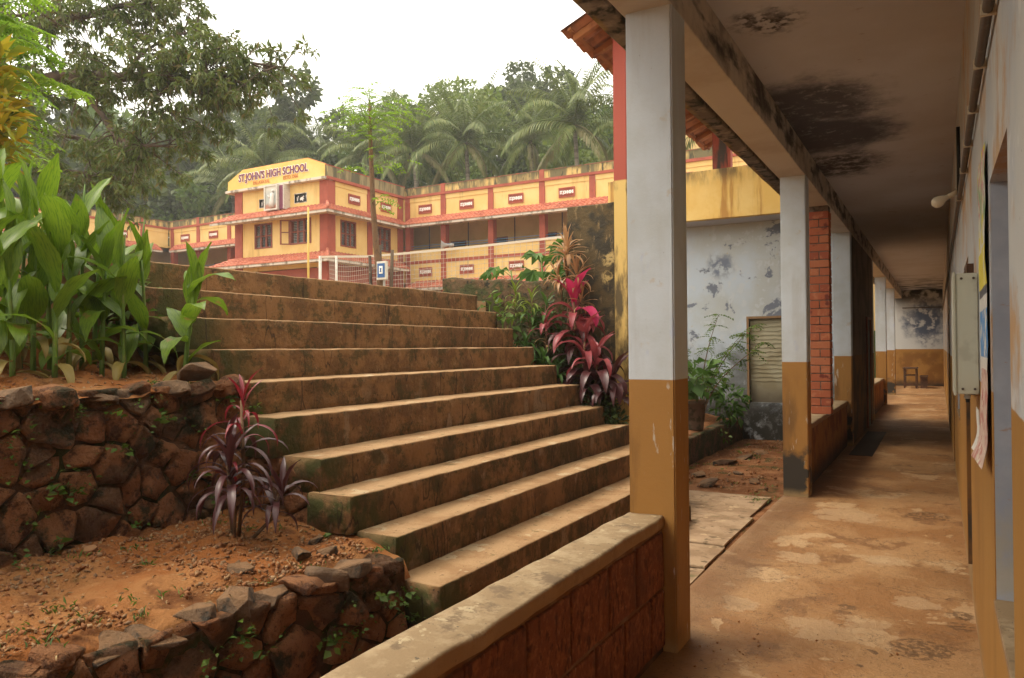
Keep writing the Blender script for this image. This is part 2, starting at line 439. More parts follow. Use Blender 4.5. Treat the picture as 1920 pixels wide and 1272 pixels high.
# school
mat('school_yellow', YELLOW, [
    dict(col=(0.75, 0.55, 0.23), scale=.7, lo=.4, hi=.65),
    dict(col=(0.52, 0.33, 0.11), scale=2, lo=.53, hi=.7, stretch=(1, 1, .12), amt=.8), dict(col=(0.22, 0.17, 0.08), scale=3.4, lo=.60, hi=.74, stretch=(1, 1, .10), amt=.6)], rough=.8, bump=[(20, .15, .004)])
mat('school_inner', (0.70, 0.50, 0.22), [dict(col=(0.62, 0.43, 0.18), scale=1, lo=.4, hi=.65)])
mat('school_red', RED, [
    dict(col=(0.30, 0.072, 0.045), scale=1.6, lo=.42, hi=.65),
    dict(col=(0.22, 0.06, 0.04), scale=5, lo=.60, hi=.7, stretch=(1, 1, .3), amt=.5)], rough=.75)
mat('school_parapet', (0.60, 0.42, 0.155), [
    dict(col=(0.15, 0.125, 0.06), scale=2.6, lo=.38, hi=.58, stretch=(1, 1, .14)),
    dict(col=(0.06, 0.055, 0.03), scale=5, lo=.52, hi=.64, stretch=(1, 1, .25)),
    dict(col=(0.10, 0.085, 0.04), z=(10.08, 10.35), scale=3, lo=.36, hi=.6, amt=.8),
], bump=[(20, .3, .01)])
mat('coping_stained', (0.24, 0.11, 0.06), [dict(col=(0.40, 0.10, 0.05), scale=2, lo=.5, hi=.62), dict(col=(0.09, 0.08, 0.045), scale=4, lo=.5, hi=.62)])
mat('stained_side', (0.28, 0.22, 0.11), [
    dict(col=(0.10, 0.09, 0.05), scale=2.6, lo=.40, hi=.6, stretch=(1, 1, .15)),
    dict(col=(0.42, 0.32, 0.14), scale=6, lo=.58, hi=.7, stretch=(1, 1, .12))])
mat('school_tile', (0.47, 0.150, 0.085), [
    dict(col=(0.36, 0.10, 0.06), scale=2.5, lo=.45, hi=.62),
    dict(col=(0.56, 0.25, 0.16), scale=6, lo=.55, hi=.7),
    dict(col=(0.20, 0.10, 0.06), scale=1.3, lo=.60, hi=.70, amt=.6)], rough=.7)
mat('fascia_white', (0.62, 0.56, 0.48), [
    dict(col=(0.25, 0.21, 0.16), scale=3, lo=.50, hi=.64, stretch=(1, 1, .4))])
mat('window_wood', (0.24, 0.065, 0.035), [dict(col=(0.17, 0.045, 0.025), scale=4, lo=.45, hi=.6)], rough=.5)
mat('louvre_glass', (0.20, 0.20, 0.19), [dict(col=(0.10, 0.10, 0.10), scale=1.2, lo=.45, hi=.6)], rough=.15, spec=.6)
mat('dark_inside', (0.035, 0.032, 0.030), rough=.6)
mat('letter_white', (0.86, 0.84, 0.80))
mat('letter_maroon', (0.20, 0.055, 0.10))
mat('letter_orange', (0.55, 0.22, 0.07))
mat('sign_yellow', (0.76, 0.47, 0.12), [dict(col=(0.80, 0.55, 0.19), scale=.8, lo=.42, hi=.62)], rough=.6)
mat('white_metal', (0.60, 0.57, 0.50), [dict(col=(0.48, 0.44, 0.38), scale=9, lo=.52, hi=.66)], rough=.5)
mat('grey_metal', (0.40, 0.40, 0.39), rough=.4)
mat('blue_rail', (0.10, 0.20, 0.34), rough=.5)
mat('pole_yellow', (0.62, 0.42, 0.10), rough=.5)
mat('picture_backdrop', (0.40, 0.42, 0.40), [
    dict(col=(0.62, 0.58, 0.50), z=(9.3, 9.7), wob=.2),
    dict(col=(0.40, 0.18, 0.12), z=(8.95, 8.75), wob=.3)], rough=.3)
mat('figure_grey', (0.70, 0.68, 0.64), rough=.7)
mat('net_cord', (0.46, 0.40, 0.33))
mat('tape_white', (0.60, 0.53, 0.43))
mat('sign_blue', (0.035, 0.10, 0.26), rough=.4)

# corridor fittings
mat('conduit', (0.085, 0.060, 0.042), [dict(col=(0.15, 0.11, 0.075), scale=14, lo=.5, hi=.7)], rough=.5)
mat('box_enamel', (0.50, 0.50, 0.40), [dict(col=(0.42, 0.41, 0.32), scale=7, lo=.5, hi=.65)], rough=.4, spec=.5)
mat('bulb_glass', (0.62, 0.55, 0.42), rough=.08, spec=.6)
mat('bakelite', (0.50, 0.42, 0.30), rough=.4)
mat('black_rubber', (0.015, 0.015, 0.015), rough=.5)
mat('poster_print', (0.62, 0.60, 0.52), [
    dict(col=(0.20, 0.34, 0.16), z=(2.06, 2.10), scale=9, lo=.35, hi=.6),
    dict(col=(0.55, 0.16, 0.22), z=(2.12, 2.16), scale=12, lo=.50, hi=.6),
    dict(col=(0.62, 0.52, 0.05), z=(1.98, 2.0), scale=7, lo=.52, hi=.6),
    dict(col=(0.66, 0.56, 0.05), z=(1.985, 1.975), scale=5, lo=.30, hi=.45),
    dict(col=(0.08, 0.08, 0.09), z=(1.83, 1.825)),
    dict(col=(0.62, 0.60, 0.54), z=(1.795, 1.79)),
    dict(col=(0.05, 0.22, 0.50), z=(1.74, 1.735), scale=14, lo=.40, hi=.52),
    dict(col=(0.66, 0.62, 0.54), z=(1.55, 1.545)),
], rough=.55)
mat('poster_pink', (0.58, 0.42, 0.34), [
    dict(col=(0.46, 0.18, 0.15), scale=14, lo=.48, hi=.6),
    dict(col=(0.66, 0.58, 0.46), scale=20, lo=.55, hi=.65)], rough=.6)
mat('paper', (0.66, 0.63, 0.58), [dict(col=(0.50, 0.46, 0.42), scale=14, lo=.55, hi=.65)], rough=.8)
mat('board_yellow', (0.62, 0.46, 0.05), [dict(col=(0.30, 0.20, 0.05), scale=6, lo=.58, hi=.66)], rough=.6)
mat('desk_wood', (0.10, 0.045, 0.022), [dict(col=(0.055, 0.026, 0.014), scale=7, lo=.45, hi=.6)], rough=.55)
mat('pot_clay', (0.16, 0.11, 0.075), [dict(col=(0.07, 0.06, 0.035), scale=7, lo=.45, hi=.6)], bump=[(30, .4, .006)])
mat('shaded_wall_paint', (0.15, 0.105, 0.075), [dict(col=(0.19, 0.085, 0.022), z=(1.427, 1.42), wob=.02),
    dict(col=(0.06, 0.04, 0.025), scale=1.6, lo=.42, hi=.6)], rough=.7)  # darker copy of the wall paint, with the bay's shade put into the colour

# leaves: the colours of a plant's own leaves, varied leaf by leaf
def leafmat(name, cols, transl=.35, rough=.5, spec=.35, layers=(), co='obj'):
    mat(name, cols[0], layers, rough=rough, spec=spec, rand=cols, transl=transl, co=co)
leafmat('leaf_canna', [(0.135, 0.235, 0.016), (0.060, 0.135, 0.016), (0.20, 0.31, 0.020), (0.085, 0.17, 0.018)], .42, .40, .45,
        layers=[dict(col=(0.045, 0.11, 0.012), scale=3, lo=.46, hi=.62, stretch=(6, 50, 6), amt=.55, detail=3), dict(col=(0.26, 0.18, 0.05), scale=8, lo=.62, hi=.68, amt=.85), dict(col=(0.30, 0.27, 0.05), x=(.30, .42), scale=6, lo=.5, hi=.6, amt=.7)])
leafmat('leaf_canna_dry', [(0.24, 0.15, 0.05), (0.30, 0.24, 0.06)], .2)
leafmat('leaf_mango', [(0.075, 0.120, 0.018), (0.110, 0.158, 0.026), (0.155, 0.195, 0.038), (0.085, 0.128, 0.026), (0.19, 0.155, 0.05)], .40, .42, .5)
leafmat('leaf_far', [(0.065, 0.120, 0.020), (0.095, 0.155, 0.027), (0.135, 0.195, 0.036), (0.075, 0.130, 0.026)], .42)
leafmat('leaf_bright', [(0.16, 0.215, 0.032), (0.115, 0.175, 0.028), (0.21, 0.26, 0.045)], .42)
leafmat('leaf_dark', [(0.052, 0.080, 0.022), (0.075, 0.105, 0.030), (0.105, 0.135, 0.04)], .35)
leafmat('leaf_palm', [(0.11, 0.165, 0.030), (0.165, 0.215, 0.045), (0.24, 0.26, 0.07), (0.085, 0.14, 0.028)], .4, .45, .5)
leafmat('leaf_palm_dry', [(0.24, 0.20, 0.08), (0.17, 0.17, 0.06)], .3)
leafmat('leaf_lime', [(0.16, 0.30, 0.02), (0.24, 0.38, 0.03), (0.12, 0.24, 0.02)], .5)
leafmat('leaf_croton', [(0.50, 0.38, 0.02), (0.14, 0.20, 0.015), (0.56, 0.33, 0.015), (0.26, 0.30, 0.02), (0.08, 0.13, 0.015)], .35)
leafmat('leaf_yellowgreen', [(0.28, 0.29, 0.03), (0.10, 0.18, 0.025), (0.20, 0.25, 0.03), (0.07, 0.13, 0.02)], .35)
leafmat('leaf_maroon', [(0.034, 0.011, 0.014), (0.058, 0.015, 0.020), (0.085, 0.028, 0.028), (0.028, 0.012, 0.014)], .15, .36, .5)
leafmat('leaf_red', [(0.36, 0.018, 0.035), (0.26, 0.02, 0.03), (0.17, 0.015, 0.025)], .3, .35, .5)
leafmat('leaf_pink', [(0.62, 0.025, 0.13), (0.50, 0.05, 0.13)], .4, .35, .5)
leafmat('leaf_pinkpale', [(0.42, 0.10, 0.12), (0.30, 0.045, 0.06), (0.46, 0.20, 0.18)], .3, .35, .5)
leafmat('leaf_orange', [(0.58, 0.27, 0.10), (0.66, 0.46, 0.18), (0.40, 0.14, 0.08), (0.62, 0.54, 0.24), (0.30, 0.26, 0.06)], .35, .4, .5)
leafmat('leaf_weed', [(0.10, 0.18, 0.02), (0.07, 0.13, 0.02), (0.15, 0.22, 0.03)], .35)
leafmat('leaf_green', [(0.09, 0.19, 0.03), (0.06, 0.13, 0.025), (0.13, 0.24, 0.045)], .35)
mat('bark', (0.11, 0.075, 0.05), [dict(col=(0.055, 0.04, 0.03), scale=4, lo=.45, hi=.62, stretch=(1, 1, .3)),
    dict(col=(0.20, 0.17, 0.13), scale=7, lo=.6, hi=.7)], bump=[(14, .8, .02)])
mat('palm_bark', (0.20, 0.165, 0.125), [dict(col=(0.10, 0.08, 0.06), scale=3, lo=.45, hi=.6, stretch=(.3, .3, 3))])
mat('stem_green', (0.11, 0.19, 0.035), [dict(col=(0.17, 0.20, 0.05), scale=6, lo=.5, hi=.65)], rough=.5)
mat('stem_brown', (0.15, 0.085, 0.045), [dict(col=(0.09, 0.055, 0.03), scale=14, lo=.5, hi=.65)])
mat('pebble', (0.27, 0.15, 0.075), rand=[(0.18, 0.070, 0.026), (0.31, 0.140, 0.055), (0.25, 0.095, 0.034), (0.36, 0.22, 0.11), (0.14, 0.075, 0.04)])
mat('straw', (0.30, 0.21, 0.10), rand=[(0.30, 0.20, 0.09), (0.19, 0.11, 0.05), (0.38, 0.29, 0.14)])
mat('litter_white', (0.75, 0.75, 0.74), rough=.4)

# ------------------------------------------------------------------ object helpers
def tag(o, label=None, cat=None, group=None, kind=None):
    if label: o['label'] = label
    if cat: o['category'] = cat
    if group: o['group'] = group
    if kind: o['kind'] = kind
    return o

def empty(name, loc, label=None, cat=None, group=None, kind=None, rotz=0.0):
    o = bpy.data.objects.new(name, None)
    o.empty_display_size = .1
    o.location = loc
    o.rotation_euler = (0, 0, rotz)
    C.objects.link(o)
    return tag(o, label, cat, group, kind)

WLOC = {}
def wl_of(o):
    v = Vector((0, 0, 0))
    while o is not None:
        v += o.location
        o = o.parent
    return v

def link_mesh(name, me, m, parent=None, loc=None, smooth=False):
    if m is not None and len(me.materials) == 0:
        me.materials.append(MATS[m] if isinstance(m, str) else m)
    if smooth:
        me.polygons.foreach_set('use_smooth', [True] * len(me.polygons))
    o = bpy.data.objects.new(name, me)
    C.objects.link(o)
    if parent is not None:
        o.parent = parent
    if loc is not None:
        o.location = loc
    return o

class MB:
    """collects shapes in world space; build() makes one mesh object, with its parent's place taken off"""
    def __init__(s):
        s.v, s.f = [], []
    def add(s, v, f):
        n = len(s.v)
        s.v += [tuple(p) for p in v]
        s.f += [tuple(i + n for i in q) for q in f]
        return s
    def box(s, x0, x1, y0, y1, z0, z1, fn=None):
        v = [(x, y, z) for z in (z0, z1) for y in (y0, y1) for x in (x0, x1)]
        if fn: v = [fn(*p) for p in v]
        return s.add(v, [(0, 2, 3, 1), (4, 5, 7, 6), (0, 1, 5, 4), (2, 6, 7, 3), (0, 4, 6, 2), (1, 3, 7, 5)])
    def tube(s, pts, rad, n=8, cap=True):
        pts = [Vector(p) for p in pts]
        rr = rad if isinstance(rad, (list, tuple)) else [rad] * len(pts)
        rings = []
        for i, p in enumerate(pts):
            t = (pts[min(i + 1, len(pts) - 1)] - pts[max(i - 1, 0)]).normalized()
            a = t.cross(Vector((0, 0, 1)))
            if a.length < 1e-3: a = t.cross(Vector((1, 0, 0)))
            a.normalize()
            b = t.cross(a)
            rings.append([p + (a * math.cos(6.28318 * k / n) + b * math.sin(6.28318 * k / n)) * rr[i] for k in range(n)])
        v = [q for r in rings for q in r]
        f = [(i * n + k, i * n + (k + 1) % n, (i + 1) * n + (k + 1) % n, (i + 1) * n + k) for i in range(len(pts) - 1) for k in range(n)]
        if cap:
            f += [tuple(range(n))[::-1], tuple((len(pts) - 1) * n + k for k in range(n))]
        return s.add(v, f)
    def poly(s, pts, dvec):
        """prism: polygon pts pushed by dvec"""
        n = len(pts)
        dv = Vector(dvec)
        v = [Vector(p) for p in pts] + [Vector(p) + dv for p in pts]
        f = [tuple(range(n))[::-1], tuple(range(n, 2 * n))] + [(i, (i + 1) % n, n + (i + 1) % n, n + i) for i in range(n)]
        return s.add(v, f)
    def mesh(s, name, off=Vector((0, 0, 0))):
        me = bpy.data.meshes.new(name)
        me.from_pydata([(a - off.x, b - off.y, c - off.z) for a, b, c in s.v], [], s.f)
        return me
    def build(s, name, m, parent=None, smooth=False, bevel=0.0, seg=2):
        off = wl_of(parent) if parent is not None else Vector((0, 0, 0))
        me = s.mesh(name, off)
        if bevel:
            bm = bmesh.new()
            bm.from_mesh(me)
            bmesh.ops.remove_doubles(bm, verts=bm.verts, dist=1e-5)
            bmesh.ops.bevel(bm, geom=list(bm.edges), offset=bevel, segments=seg, affect='EDGES', clamp_overlap=True)
            bm.to_mesh(me)
            bm.free()
        me.update()
        return link_mesh(name, me, m, parent, smooth=smooth)

def rough_bar(prof, axis, t0, t1, n, amp, nscale=2.0, seed=0.0, fine=0.0):
    """a closed profile pushed along an axis with the surface worn by noise"""
    mb = MB()
    k = len(prof)
    V = []
    for i in range(n + 1):
        t = t0 + (t1 - t0) * i / n
        for (a, b) in prof:
            p = Vector((a, t, b)) if axis == 'y' else Vector((t, a, b))
            q = p * nscale + Vector((seed, seed * .7, 0))
            w = mnoise.noise_vector(q) * amp + mnoise.noise_vector(q * 5) * fine
            V.append(p + w)
    F = [(i * k + j, (i + 1) * k + j, (i + 1) * k + (j + 1) % k, i * k + (j + 1) % k) for i in range(n) for j in range(k)]
    F += [tuple(range(k)), tuple(n * k + j for j in range(k))[::-1]]
    return mb.add(V, F)

def rrect(a0, a1, b0, b1, r, sub=0):
    """rounded rectangle, optionally with extra points on its long sides"""
    pts = []
    for (cx, cy, s0) in ((a1 - r, b1 - r, 0), (a0 + r, b1 - r, 90), (a0 + r, b0 + r, 180), (a1 - r, b0 + r, 270)):
        for q in (0, 45, 90):
            pts.append((cx + r * math.cos(R(s0 + q)), cy + r * math.sin(R(s0 + q))))
    if sub:
        out = []
        for i, p in enumerate(pts):
            out.append(p)
            q = pts[(i + 1) % len(pts)]
            L = math.hypot(q[0] - p[0], q[1] - p[1])
            if L > r * 1.5:
                for s in range(1, sub + 1):
                    out.append((p[0] + (q[0] - p[0]) * s / (sub + 1), p[1] + (q[1] - p[1]) * s / (sub + 1)))
        pts = out
    return pts

def grid_mesh(name, xs, ys, zf, m, parent=None, smooth=True, skirt=None):
    V = [(x, y, zf(x, y)) for y in ys for x in xs]
    nx = len(xs)
    F = [(j * nx + i, j * nx + i + 1, (j + 1) * nx + i + 1, (j + 1) * nx + i) for j in range(len(ys) - 1) for i in range(nx - 1)]
    mb = MB().add(V, F)
    if skirt is not None:
        rim = [i for i in range(nx)] + [j * nx + nx - 1 for j in range(1, len(ys))] + [(len(ys) - 1) * nx + i for i in range(nx - 2, -1, -1)] + [j * nx for j in range(len(ys) - 2, 0, -1)]
        base = len(mb.v)
        mb.v += [(mb.v[i][0], mb.v[i][1], skirt) for i in rim]
        k = len(rim)
        mb.f += [(rim[i], base + i, base + (i + 1) % k, rim[(i + 1) % k]) for i in range(k)]
    return mb.build(name, m, parent, smooth=smooth)

def lin(a, b, n):
    return [a + (b - a) * i / n for i in range(n + 1)]

def fbm(x, y, s, seed=0.0):
    return mnoise.fractal(Vector((x * s + seed, y * s - seed, seed * .37)), .6, 2.0, 4)

def np_mesh(name, V, F):
    """fast mesh from arrays, all faces of one size"""
    me = bpy.data.meshes.new(name)
    V = np.asarray(V, dtype=np.float32)
    F = np.asarray(F, dtype=np.int32)
    k = F.shape[1]
    me.vertices.add(len(V))
    me.vertices.foreach_set('co', V.ravel())
    me.loops.add(F.size)
    me.loops.foreach_set('vertex_index', F.ravel())
    me.polygons.add(len(F))
    me.polygons.foreach_set('loop_start', np.arange(0, F.size, k, dtype=np.int32))
    me.update(calc_edges=True)
    return me

def frames(Dv, roll=None):
    """rotation matrices whose x axis is Dv (N,3) with a random roll"""
    Dv = Dv / np.linalg.norm(Dv, axis=1, keepdims=True)
    up = np.tile(np.array([0, 0, 1.0]), (len(Dv), 1))
    par = np.abs(Dv[:, 2]) > .97
    up[par] = (1, 0, 0)
    y = np.cross(up, Dv)
    y /= np.linalg.norm(y, axis=1, keepdims=True)
    z = np.cross(Dv, y)
    if roll is None:
        roll = rng.uniform(-1.2, 1.2, len(Dv))
    c, s = np.cos(roll)[:, None], np.sin(roll)[:, None]
    y2 = y * c + z * s
    z2 = -y * s + z * c
    return np.stack([Dv, y2, z2], axis=2)

def scatter(tv, tf, P, Rm, S):
    tv = np.asarray(tv, dtype=np.float64)
    tf = np.asarray(tf, dtype=np.int64)
    S = np.asarray(S)
    if S.ndim == 1: S = S[:, None]
    loc = tv[None] * S[:, None, :] if S.shape[1] == 3 else tv[None] * S[:, :, None]
    V = np.einsum('nij,nkj->nki', Rm, loc) + P[:, None, :]
    F = tf[None] + (np.arange(len(P)) * len(tv))[:, None, None]
    return V.reshape(-1, 3), F.reshape(-1, tf.shape[1])

def rdir(n):
    v = rng.normal(size=(n, 3))
    return v / np.linalg.norm(v, axis=1, keepdims=True)

# folded pointed leaf, root at the origin, tip at x=1
LEAF_V = [(0, 0, 0), (.45, .5, .10), (.5, 0, -.02), (.45, -.5, .10), (1, 0, -.14)]
LEAF_F = [(0, 2, 1), (0, 3, 2), (1, 2, 4), (2, 3, 4)]

# ------------------------------------------------------------------ the ground
def sheet(name, x0, x1, y0, y1, z, m):
    return tag(MB().add([(x0, y0, z), (x1, y0, z), (x1, y1, z), (x0, y1, z)], [(0, 1, 2, 3)]).build(name, m), kind='structure')
sheet('ground', -700, 700, -700, 700, -0.30, 'yard_earth')
tag(grid_mesh('dirt_path', lin(-3.3, -1.40, 22), lin(-4, 13.25, 100),
              lambda x, y: -.034 + .016 * fbm(x, y, 2.2) + (.03 * max(0, min(1, (y - 8.6) / 2))) , 'alley_earth'), kind='structure')
def yard_z(x, y):
    return 2.2
tag(grid_mesh('schoolyard', lin(-60, -5.05, 30), [-25, -10, 0, 3.2, 6, 8.4, 12, 18, 27, 40], lambda x, y: 2.2 + .03 * fbm(x, y, .3) if x < -5.2 else 2.19, 'yard_earth', skirt=-.3), kind='structure')
def hill_z(x, y):
    a = max(0.0, (y - 38) / 30)
    b = max(0.0, (-x - 50) / 30)
    return -.2 + 2.4 + 9 * min(1.8, max(a, b)) ** 1.1 + .8 * fbm(x, y, .05)
tag(grid_mesh('hillside', lin(-140, 60, 40), lin(36.5, 130, 20), hill_z, 'hill_green', skirt=-.3), kind='structure')
tag(grid_mesh('hillside', lin(-140, -50.5, 20), lin(-40, 36.4, 16), lambda x, y: hill_z(x, 0), 'hill_green', skirt=-.3), kind='structure')

# lower terrace, upper bed and bank left of the stairs
def terr_z(x, y):
    t = min(1, max(0, (-2.5 - x) / 1.4))
    return .50 + .13 * t + .03 * fbm(x, y, 2.5) + .02 * fbm(x, y, 7, 3)
tag(grid_mesh('earth_terrace', lin(-3.95, -2.55, 34), lin(-2.0, 3.28, 120), lambda x, y: terr_z(x, y), 'red_earth'), kind='structure')
to = bpy.data.objects['earth_terrace'].data
for v in to.vertices:
    t = (v.co.x + 3.95) / 1.40
    xe = -2.515 - .1326 * (3.22 - v.co.y)
    v.co.x = -3.95 + t * (xe + 3.95)
    v.co.z = terr_z(v.co.x, v.co.y) - .05 * max(0, min(1, (t - .8) / .16)) - (.10 if t > .98 else 0)
def bed_z(x, y):
    t = min(1, max(0, (-3.75 - x) / .9))
    b = min(1, max(0, (-4.75 - x) / .7))
    return 1.36 + .13 * t + .68 * b * b * (3 - 2 * b) + .035 * fbm(x, y, 3) + .015 * fbm(x, y, 9, 2)
tag(grid_mesh('planting_bed', lin(-5.8, -3.72, 46), lin(-2.0, 3.30, 110), bed_z, 'red_earth'), kind='structure')
# planted bank right of the stairs
def bank_z(x, y):
    t = min(1, max(0, (-2.75 - x) / 2.4))
    return .30 + 1.75 * t + .06 * fbm(x, y, 3)
tag(grid_mesh('planted_bank', lin(-5.4, -2.7, 36), lin(7.55, 8.5, 14), bank_z, 'alley_earth', skirt=-.2), kind='structure')
# raised earth behind the low alley wall
tag(grid_mesh('raised_bed', lin(-5.2, -3.02, 30), lin(8.5, 13.18, 50), lambda x, y: .34 + .05 * fbm(x, y, 2) + .16 * min(1, max(0, (-3.05 - x))), 'alley_earth', skirt=-.2), kind='structure')
# patchy corridor floor with a worn edge
floor_edge = lambda y: -1.475 + .012 * fbm(y, 3, 3)
fx = [-1.475, -1.46, -1.40] + lin(-1.3, .17, 22)
tag(grid_mesh('corridor_floor', fx, lin(-4, 33, 300), lambda x, y: (-.035 if x < -1.47 else 0.0) + (.006 * fbm(x, y, 2.3) if -1.25 < x < .15 else 0), 'corridor_floor'), kind='structure')
sheet('room_floor', .168, 3.2, -4, 33, -.004, 'corridor_floor')

# ------------------------------------------------------------------ stone walls (each stone a piece)
def clip_poly(poly, px_, py_, nx, ny):
    out = []
    for i in range(len(poly)):
        a, b = poly[i], poly[(i + 1) % len(poly)]
        da = (a[0] - px_) * nx + (a[1] - py_) * ny
        db = (b[0] - px_) * nx + (b[1] - py_) * ny
        if da <= 0: out.append(a)
        if (da < 0) != (db < 0) and abs(da - db) > 1e-9:
            t = da / (da - db)
            out.append((a[0] + (b[0] - a[0]) * t, a[1] + (b[1] - a[1]) * t))
    return out

def voronoi(w, h, nu, nv, jit, rnd, keep=None):
    sites = []
    rbase = math.sqrt(w * h / (nu * nv)) * .5
    fails = 0
    while fails < 500:
        u, v = rnd.uniform(0, w), rnd.uniform(0, h)
        r = rbase * rnd.choice([.55, .7, .9, 1.1, 1.35])
        if all((u - a) ** 2 * .75 + (v - b) ** 2 * 1.25 > (r + q) ** 2 * .82 for a, b, q in sites): sites.append((u, v, r))
        else: fails += 1
    cells = []
    for k, (u, v, s) in enumerate(sites):
        poly = [(0, 0), (w, 0), (w, h), (0, h)]
        for q, (a, b, s2) in enumerate(sites):
            if q == k: continue
            dx, dy = a - u, b - v
            L = math.hypot(dx, dy)
            if L > 1.2: continue
            t = s / (s + s2)
            poly = clip_poly(poly, u + dx * t, v + dy * t, dx / L, dy / L)
            if len(poly) < 3: break
        if len(poly) >= 3: cells.append(poly)
    return cells

def stone_mesh(poly, fn, depth, rnd, gap=.007):
    """poly in wall (u,v); fn(u,v,d) -> world; the stone is domed and worn, pieces stay apart by the gap"""
    cx = sum(p[0] for p in poly) / len(poly)
    cy = sum(p[1] for p in poly) / len(poly)
    per = []
    for i in range(len(poly)):
        a, b = poly[i], poly[(i + 1) % len(poly)]
        L = math.hypot(b[0] - a[0], b[1] - a[1])
        n = max(1, int(L / .04))
        for s in range(n):
            per.append((a[0] + (b[0] - a[0]) * s / n, a[1] + (b[1] - a[1]) * s / n))
    # soften corners
    for _ in range(0):
        per = [((per[i - 1][0] + 2 * per[i][0] + per[(i + 1) % len(per)][0]) / 4, (per[i - 1][1] + 2 * per[i][1] + per[(i + 1) % len(per)][1]) / 4) for i in range(len(per))]
    size = max(.02, min(math.hypot(p[0] - cx, p[1] - cy) for p in per))
    g = max(.4, 1 - gap / size)
    sd = rnd.uniform(0, 50)
    tu, tv = rnd.uniform(-.25, .25), rnd.uniform(-.25, .25)
    V, F = [], []
    rings = [(1.02 * g, -.03), (1.0 * g, depth * .45), (.90 * g, depth * .95), (.58 * g, depth * 1.0)]
    n = len(per)
    for (k, dd) in rings:
        for (u, v) in per:
            x, y = cx + (u - cx) * k, cy + (v - cy) * k
            nz = mnoise.noise(Vector((x * 9 + sd, y * 9, sd)))
            d2 = dd + (nz * .028 + tu * (u - cx) * k + tv * (v - cy) * k) * (1 if dd > 0 else 0)
            x += mnoise.noise(Vector((x * 14, y * 14, sd + 5))) * .014
            y += mnoise.noise(Vector((x * 14, y * 14, sd + 9))) * .014
            V.append(fn(x, y, d2))
    V.append(fn(cx, cy, depth * 1.02 + mnoise.noise(Vector((sd, 2, 1))) * .015))
    for r in range(3):
        F += [(r * n + i, r * n + (i + 1) % n, (r + 1) * n + (i + 1) % n, (r + 1) * n + i) for i in range(n)]
    F += [(3 * n + i, 3 * n + (i + 1) % n, 4 * n) for i in range(n)]
    return V, F

def stone_wall(name, A, B, z0, z1, nu, nv, seed, label, back, keep=None, core=True):
    """rubble wall from A to B (xy); stones stand proud of an earth-and-mortar core; the wall body lies 'back' metres behind"""
    rnd = random.Random(seed)
    ax, ay = A
    L = math.hypot(B[0] - ax, B[1] - ay)
    ux, uy = (B[0] - ax) / L, (B[1] - ay) / L
    nx, ny = -uy, ux
    root = empty(name, (ax + ux * L / 2, ay + uy * L / 2, z0), label, 'wall')
    fn = lambda u, v, d: (ax + ux * u + nx * d, ay + uy * u + ny * d, z0 + v)
    mb = MB()
    mb.add([fn(0, 0, 0), fn(L, 0, 0), fn(L, z1 - z0 - .05, 0), fn(0, z1 - z0 - .05, 0), fn(0, 0, -back), fn(L, 0, -back), fn(L, z1 - z0 - .05, -back), fn(0, z1 - z0 - .05, -back)],
           [(0, 1, 2, 3), (7, 6, 5, 4), (3, 2, 6, 7), (0, 4, 5, 1), (1, 5, 6, 2), (0, 3, 7, 4)])
    mb.build('core', 'wall_core', root)
    for poly in voronoi(L, z1 - z0, nu, nv, .30, rnd):
        cu = sum(p[0] for p in poly) / len(poly); cv = sum(p[1] for p in poly) / len(poly)
        if keep and not keep(cu, cv): continue
        V, F = stone_mesh(poly, fn, rnd.uniform(.012, .040), rnd)
        MB().add(V, F).build('stone', 'stone' if rnd.random() > .07 else 'grey_stone', root, smooth=True)
    return root, fn, L

up_wall, up_fn, up_L = stone_wall('retaining_wall', (-3.78, 3.28), (-3.72, -.6), .48, 1.40, 22, 6, 3,
           'tall reddish rubble retaining wall under the green canna bed', .25)
low_wall, low_fn, low_L = stone_wall('retaining_wall', (-2.50, 3.22), (-2.98, -.4), -.12, .49, 18, 4, 15,
           'low mossy rubble retaining wall holding up the bare earth terrace', .30)
def rock(parent, c, s, seed, m='grey_stone', name='stone'):
    rnd = random.Random(seed)
    bm = bmesh.new()
    for _ in range(16):
        v = Vector((rnd.gauss(0, 1), rnd.gauss(0, 1), rnd.gauss(0, 1))).normalized()
        v = Vector((math.copysign(abs(v.x) ** .6, v.x), math.copysign(abs(v.y) ** .6, v.y), math.copysign(abs(v.z) ** .6, v.z)))
        bm.verts.new((v.x * s[0], v.y * s[1], v.z * s[2]))
    bmesh.ops.convex_hull(bm, input=bm.verts)
    bmesh.ops.delete(bm, geom=[v for v in bm.verts if not v.link_faces], context='VERTS')
    bmesh.ops.bevel(bm, geom=list(bm.edges), offset=min(s) * .12, segments=1, affect='EDGES', clamp_overlap=True)
    me = bpy.data.meshes.new(name)
    bm.to_mesh(me)
    bm.free()
    off = wl_of(parent) if parent is not None else Vector((0, 0, 0))
    o = link_mesh(name, me, m, parent)
    o.location = Vector(c) - off
    o.rotation_euler = (rnd.uniform(-.3, .3), rnd.uniform(-.3, .3), rnd.uniform(0, 6))
    return o
